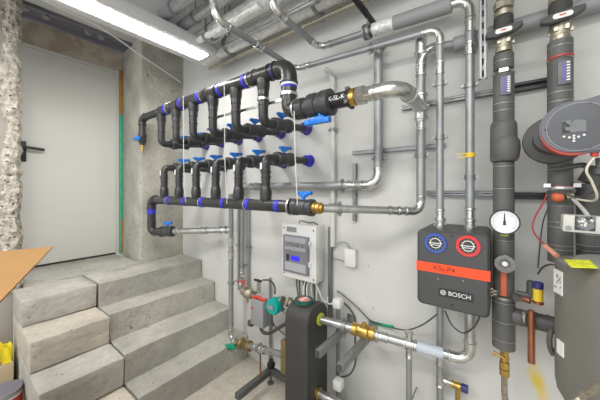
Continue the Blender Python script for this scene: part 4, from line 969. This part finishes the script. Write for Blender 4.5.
bm = nb(); q3 = at(524, 312, 1.35); turned(bm, q3, (0, 0, -1), [(0, .007), (.02, .009), (.04, .004)], 10); part('drip_nozzle', bm, FITT, t)

# riser with the big pump
t = thing('insulated_riser', 'grey insulated riser behind the large pump head', 'insulated pipe', (XH, 1.4, zz_(560, 262)))
bm = nb(); ins(bm, XH, 1.4, zz_(558, 59), zz_(558, 42), R_*1.0, (zz_(558, 49),)); ins(bm, XH, 1.4, zz_(559, 112), zz_(559, 61), R_, (zz_(559, 103), zz_(559, 94))); part('upper_insulation', bm, INSUL, t)
bm = nb(); turned(bm, (XH, 1.4, zz_(559, 61.5)), (0, 0, 1), [(0, .036), (.002, .040), (.006, .038), (.012, .032)], 16); part('wire_band', bm, FITT, t)
bm = nb(); turned(bm, (XH, 1.4, zz_(559, 59.5)), (0, 0, 1), [(0, .034), (.001, .0385), (.005, .0385), (.006, .034)], 20); part('red_ring', bm, RED, t, 'red ring under the upper insulation')
flowlabel(t, XH, 1.4, R_, zz_(559, 88), zz_(559, 65))
bm = nb(); ins(bm, XH, 1.4, zz_(560, 186)-.0, zz_(560, 150), R_*.98, (zz_(560, 170),)); ins(bm, XH, 1.4, zz_(560, 262), zz_(560, 190), R_*.98, (zz_(560, 206), zz_(560, 222), zz_(560, 227), zz_(560, 245), zz_(560, 249))); part('lower_insulation', bm, INSUL, t)
bm = nb(); turned(bm, (XH, 1.4, zz_(560, 189)), (0, 0, 1), [(0, .036), (.001, .041), (.012, .041), (.013, .036)], 22); box(bm, (XH-.04, 1.37, zz_(560, 185.5)), (.02, .016, .014)); box(bm, (XH+.04, 1.37, zz_(560, 185.5)), (.02, .016, .014)); part('pipe_band', bm, FITT, t)
bm = nb(); turned(bm, (XH, 1.4, zz_(560, 187)), (0, 0, 1), [(0, .038), (.001, .0415), (.004, .0415), (.005, .038)], 22); part('rubber_lining', bm, REDRING, t)
q = at(565, 168, 1.34)
bm = nb(); tube(bm, spline([q+V((-.04, .0, -.004)), q, q+V((.04, -.01, .008)), q+V((.05, -.02, .0))]), .009, 12); part('drain_spout', bm, CGREY, t)
bm = nb(); turned(bm, at(559, 197, 1.345), (1, 0, .12), [(-.02, .009), (-.012, .018), (.004, .018), (.012, .014)], 16); part('red_cap', bm, ORSL, t, 'rusty red sensor cap')
bm = nb(); turned(bm, at(566, 196.5, 1.345), (1, 0, .1), [(0, .013), (.004, .015), (.02, .013), (.022, .006)], 12); part('sensor_nut', bm, NICKEL, t)
t = thing('insulated_riser', 'short grey insulated riser at the right picture edge behind the white controller', 'insulated pipe', (XI, 1.44, zz_(588, 262, 1.44)))
bm = nb(); z1_ = zz_(588, 216, 1.44); ins(bm, XI, 1.44, zz_(588, 262, 1.44), CZ+.02, R_, (zz_(588, 245, 1.44), zz_(588, 250, 1.44), zz_(588, 234, 1.44))); turned(bm, (XI, 1.44, CZ+.02), (.5, 0, 1), [(0, R_), (.06, R_), (.062, R_*.8)], 24); part('insulation', bm, INSUL, t)
# large pump
t = thing('large_circulation_pump', 'large circulation pump with a slate grey display head and red ring', 'pump', (XH, 1.38, zz_(560, 160)))
q = at(539, 142, 1.38); pc = V((XH+.0, 1.37, q.z))
bm = nb(); turned(bm, (XH-.015, 1.43, q.z+.003), (-.1, -1, 0), [(0, .06), (.01, .085), (.05, .092), (.075, .088), (.085, .06), (.15, .055)], 30)
part('volute', bm, CGREY, t)
PY = 1.17; pcen = at(575, 127, PY)
bm = nb(); turned(bm, pcen+V((-.003, .10, -.010)), (.03, -1, .02), [(0, .060), (.045, .068), (.05, .077), (.088, .080), (.094, .078)], 34); part('red_housing', bm, REDRING, t, 'dull red ring housing')
bm = nb(); 
rr = .083; out = []
for k in range(29):
    a = math.radians(78+ (282-78)*k/28); out.append((rr*math.cos(a), rr*math.sin(a)))
out += [(.12, -.078), (.17, -.060), (.185, .0), (.17, .10), (.09, .097)]
A = [bm.verts.new(pcen+V((x, -.0, z))) for x, z in out]; B = [bm.verts.new(pcen+V((x, .028, z))) for x, z in out]
for k in range(len(A)): bm.faces.new((A[k], A[(k+1) % len(A)], B[(k+1) % len(A)], B[k]))
fa = bm.faces.new(A); bm.faces.new(B[::-1]); bmesh.ops.recalc_face_normals(bm, faces=bm.faces[:])
bmesh.ops.bevel(bm, geom=list(fa.edges), offset=.005, segments=2, affect='EDGES')
h = part('control_head', bm, PANEL, t, 'slate grey control head')
bm = nb(); turned(bm, pcen+V((.008, .0, 0)), (0, -1, 0), [(0, .0745), (.0015, .0745), (.002, .072)], 40); part('face_disc', bm, PANELD, h)
bm = nb(); ring(bm, pcen+V((.008, -.0026, 0)), (0, 1, 0), .0725, .0745, .002, 44); part('face_rim', bm, GBOX, h)
pq = at(574, 126, PY-.003)
bm = nb(); bb(bm, pq.x-.026, pq.x+.026, PY-.0035, PY, pq.z-.019, pq.z+.019); part('display', bm, SCREEN, h)
bm = nb()
for dx, dz in ((-.022, -.030), (-.010, -.034), (0, -.030), (.010, -.034), (.022, -.030), (0, -.038), (0, -.046)):
    turned(bm, pq+V((dx, .001, dz)), (0, -1, 0), [(0, .0035), (.002, .003)], 10)
part('buttons', bm, LABEL, h)
for dx, dz in ((-.066, 0), (.032, .068), (.032, -.068)):
    bm = nb(); box(bm, pcen+V((dx, -.0015, dz)), (.008, .002, .006)); part('rim_slot', bm, INSD, h)
bm = nb()
for dx in (.045, .075, .10): turned(bm, pcen+V((dx, .02, -.075)), (0, 0, -1), [(0, .009), (.016, .009), (.018, .006)], 12)
part('cable_glands', bm, RED, t, 'red cable glands')
cable('pump_lead', 'cream cable curving down from the red glands of the large pump', 'cable', [pcen+V((.045, .02, -.093)), at(586.5, 170, 1.2), at(592, 182, 1.22), at(597, 196, 1.25), at(592, 201, 1.3), at(576, 199, 1.32)], .0035, CREAM)
cable('pump_lead', 'dark cable running right from the sensor cap past the right picture edge', 'cable', [at(549, 190, 1.34), at(565, 194, 1.33), at(580, 197, 1.30), at(596, 190, 1.25), at(606, 178, 1.2)], .003, CGREY)
bm = nb(); turned(bm, at(600, 158, 1.22), (0, 0, -1), [(0, .010), (.03, .010), (.035, .016), (.05, .016), (.055, .008)], 12); tag(finish('cable_plug', bm, CGREY), 'dark cable plug hanging at the right picture edge below the large pump', 'plug')
cable('sensor_lead', 'grey sensor lead sloping across the white controller', 'cable', [at(573, 199, 1.33), at(580, 206, 1.3), at(586, 213, 1.27), at(592, 222, 1.26)], .006, mat('pale_grey_cable', (.42, .42, .42), .5))
# controller
CY = 1.22
c0_ = at(563, 214, CY); c1_ = at(563, 231, CY)
t = thing('controller', 'white boxy controller with a dark sticker strapped to the insulated pipes', 'controller', (c0_.x+.08, CY+.03, c1_.z))
bm = nb(); box(bm, (c0_.x+.085, CY+.025, (c0_.z+c1_.z)/2-.004), (.17, .05, .055), M.Rotation(.03, 3, 'Y'), .004); part('case', bm, mat('off_white_case', (.52, .52, .49), .5), t)
bm = nb(); q = at(585, 224, CY-.001); box(bm, (q.x+.0, CY-.001, q.z+.002), (.046, .002, .046), M.Rotation(.03, 3, 'Y')); o = part('sticker', bm, SCREEN, t, 'dark picture sticker')
rr_ = random.Random(4); bm = nb()
for k in range(9): box(bm, (q.x+rr_.uniform(-.015, .017), CY-.0025, q.z+rr_.uniform(-.006, .016)), (rr_.uniform(.003, .008), .001, rr_.uniform(.003, .006)), M.Rotation(rr_.uniform(0, 3), 3, 'Y'))
part('pale_blotches', bm, LABEL, o)
bm = nb(); q = at(568.5, 228, CY); turned(bm, (q.x, CY+.001, q.z), (0, -1, 0), [(0, .008), (.002, .008)], 16); part('round_mark', bm, GBOX, t)
# wires and probe
cable('red_wire', 'thin red wire curving down from the pipe band to the pink probe', 'wire', [at(547, 194, 1.34), at(543, 203, 1.34), at(535, 217, 1.33), at(532.5, 228, 1.32), at(537, 237, 1.3), at(545, 245, 1.27)], .003, REDW)
cable('black_wire', 'thin black wire hanging against the wall panel left of the riser', 'wire', [at(548, 208, 1.5), at(543, 222, 1.5), at(540.5, 240, 1.5), at(539, 256, 1.5), at(538, 268, 1.5)], .0025, CGREY)
cable('black_wire', 'short dark wire looping up to the lid of the grey foam shell', 'wire', [at(538, 274, 1.35), at(542, 268, 1.3), at(549, 264.5, 1.22), at(557, 265, 1.14)], .003, CGREY)
bm = nb(); cyl(bm, at(545, 246, 1.27), at(557, 256, 1.22), .008, 12); tag(finish('sensor_probe', bm, mat('pinkish_probe', (.55, .25, .18), .5)), 'pinkish probe sleeve at the end of the red wire', 'probe')

# ------------------------------------------------------------------ foam shell at the right edge
t = thing('foam_shell_vessel', 'large grey-brown insulated vessel with a yellow label on its lid', 'insulated vessel', (TX, TY, CZ-.70))
bm = nb(); n = 40
def sq(a, r, e=3.2):
    c, s = math.cos(a), math.sin(a); k = (abs(c)**e+abs(s)**e)**(-1/e); return c*k*r, s*k*r
prof_ = [(-.70, .085), (-.696, .11), (-.68, .130), (-.655, .142), (-.62, .147), (-.55, .148), (-.26, .147), (-.236, .145), (-.228, .138)]
rows = []
for zo, r in prof_:
    rows.append([bm.verts.new((TX+sq(2*PI*k/n, r)[0], TY+sq(2*PI*k/n, r)[1], CZ+zo)) for k in range(n)])
for A, B in zip(rows, rows[1:]):
    for k in range(n): bm.faces.new((A[k], A[(k+1) % n], B[(k+1) % n], B[k]))
bm.faces.new(rows[0][::-1]); bm.faces.new(rows[-1]); bm.transform(M.Translation((TX, TY, 0)) @ M.Rotation(.5, 4, 'Z') @ M.Translation((-TX, -TY, 0)))
part('shell', bm, EPP, t)
ang = .5
def onlid(x, y): return V((TX, TY, 0))+M.Rotation(ang, 3, 'Z') @ V((x, y, 0))
bm = nb(); turned(bm, (TX, TY+.0, CZ-.229), (0, 0, 1), [(0, .125), (.004, .125), (.012, .118), (.014, .10)], 36); part('lid', bm, EPPL, t, 'paler round lid')
bm = nb(); zq = CZ-.2155; slab(bm, atz(564, 260, zq), atz(589, 260.5, zq), atz(598, 268.5, zq), atz(571, 267.5, zq), .002); o = part('yellow_label', bm, YELLOW, t, 'bright yellow printed label')
q = at(557.5, 279, TY-.05)
def wall_normal(px, py, r0=.149):
    # point on the shell seen at px,py by marching
    dr = at(px, py, 1.0)-V((0, 0, CZ)); 
    for k in range(400):
        P_ = V((0, 0, CZ))+dr*(.6+.002*k); L_ = M.Rotation(-ang, 3, 'Z') @ (P_-V((TX, TY, 0)))
        if (abs(L_.x)**3.2+abs(L_.y)**3.2)**(1/3.2) < r0: break
    e = 3.2; nx = math.copysign(abs(L_.x)**(e-1), L_.x); ny_ = math.copysign(abs(L_.y)**(e-1), L_.y)
    nrm = (M.Rotation(ang, 3, 'Z') @ V((nx, ny_, 0))).normalized(); return P_, nrm
for px, py, w_, h_, lb in ((559, 282, .045, .075, 'white sticker with scribbled marks'), (561, 348, .03, .045, 'small white sticker')):
    P_, nr = wall_normal(px, py, .1475); s = V((0, 0, 1)).cross(nr); mt = M((s, nr, V((0, 0, 1)))).transposed()
    bm = nb(); box(bm, P_+nr*.002, (w_, .003, h_), mt); o = part('sticker', bm, LABEL, t, lb)
    if h_ > .06:
        bm = nb(); r9 = random.Random(2)
        for k in range(14): box(bm, P_+nr*.004+s*r9.uniform(-.016, .016)+V((0, 0, r9.uniform(-.02, .022))), (r9.uniform(.003, .010), .001, .0018), mt @ M.Rotation(r9.uniform(0, 3), 3, 'Y'))
        part('scribble', bm, GAP, o)
P_, nr = wall_normal(555, 340, .149)
bm = nb(); tube(bm, spline([at(556, 328, 1.27), at(551, 332, 1.25), at(549.5, 342, 1.24), at(552, 352, 1.24), at(558, 355, 1.24)]), .008, 10); part('side_handle', bm, CGREY, t)
bm = nb(); q = at(554, 352, 1.28); turned(bm, q, (-1, 0, -.4), [(-.01, .011), (.012, .012), (.014, .008)], 12); part('red_plug', bm, RED, t, 'red plug')
bm = nb(); bb(bm, TX-.05, TX+.05, TY+.13, WY, CZ-.45, CZ-.35); part('console', bm, RAIL, t)
cable('floor_hose', 'pale curved hose in front of the grey vessel at the lower right corner', 'hose', [at(575, 404, .95), at(581, 398, .96), at(590, 392, .95), at(601, 386, .93), at(615, 380, .9)], .009, HOSE)

# ------------------------------------------------------------------ foreground left: cardboard, tin, cloth
flap = [V((-1.42, .262, 1.198)), V((-.834, .078, 1.198))]
A_ = atz(53, 247.5, 1.20); B_ = atz(3, 300, 1.20); d_ = (B_-A_).normalized(); n_ = V((-d_.y, d_.x, 0)).normalized()
if n_.y > 0: n_ = -n_
t = thing('cardboard_carton', 'tall brown cardboard carton whose open flap reaches in from the left edge', 'carton', V((A_.x, A_.y, 0))+n_*.4+d_*.3)
EB = A_+d_*.66
bm = nb(); slab(bm, A_, EB, EB+n_*.17, A_+n_*.17); part('flap', bm, CARD, t)
bm = nb(); b0 = A_+n_*.174; b1 = EB+n_*.174; w2 = n_*.45; dn = V((0, 0, -1.198))
for (u, v_) in ((b0, b1), (b1, b1+w2), (b1+w2, b0+w2), (b0+w2, b0)): slab(bm, u, v_, v_+dn, u+dn)
slab(bm, b0+dn+V((0, 0, .006)), b1+dn+V((0, 0, .006)), b1+w2+dn+V((0, 0, .006)), b0+w2+dn+V((0, 0, .006))); part('carton_body', bm, CARD, t)
# paint tin
q = V((-2.32, .208, .26))
t = thing('paint_tin', 'round paint tin with a violet-grey lid on the floor beside the lowest steps', 'paint tin', (q.x, q.y, 0))
bm = nb(); turned(bm, (q.x, q.y, 0), (0, 0, 1), [(0, .078), (.004, .080), (.25, .080), (.255, .084), (.26, .084), (.262, .078)], 36); part('can', bm, TIN, t)
bm = nb(); turned(bm, (q.x, q.y, .2600), (0, 0, 1), [(0, .0775), (.003, .0775), (.0035, .070), (.0025, .067), (.0025, .0665)], 36); part('lid', bm, LIDM, t, 'violet-grey lid')
bm = nb(); ring(bm, (q.x, q.y, .03), (0, 0, 1), .0795, .0812, .20, 36); part('paper_label', bm, LABEL, t, 'white and red paper label')
bm = nb(); ring(bm, (q.x, q.y, .15), (0, 0, 1), .081, .0822, .07, 36); part('red_band', bm, RED, t)
# small box and yellow cloth behind
q = V((-2.62, .06, 0))
bm = nb(); bb(bm, -2.755, -2.535, .0, .275, 0, .30, .004); bm2 = bm
tag(finish('small_carton', bm2, mat('beige_cardboard', (.50, .40, .26), .8)), 'low beige carton on the floor behind the paint tin', 'carton')
bm = nb()
seg = 26
bmesh.ops.create_grid(bm, x_segments=seg, y_segments=seg, size=.11)
for v in bm.verts:
    x, y = v.co.x, v.co.y; r = math.hypot(x, y)
    v.co.z = .05+.11*abs(noise.noise(V((x*14, y*14, 2))))+.06*noise.noise(V((x*30, y*26, 5)))+.05*max(0, 1-r/.08)
    v.co.x = x*.9+.02*noise.noise(V((x*20, y*20, 9))); v.co.y = y*1.0+.02*noise.noise(V((x*20, y*20, 19)))
    if r > .09: v.co.z = max(.004, v.co.z-.05*(r-.09)/.03)
    v.co.z = max(v.co.z, .002)
ext = bmesh.ops.solidify(bm, geom=bm.faces[:], thickness=.002)
bm.transform(M.Translation((-2.645, .165, .302)))
tag(finish('yellow_cloth', bm, YRAG, sharp=60), 'crumpled bright yellow cloth heaped on the low carton at the left edge', 'cloth')

for k in list(WORLD): pass
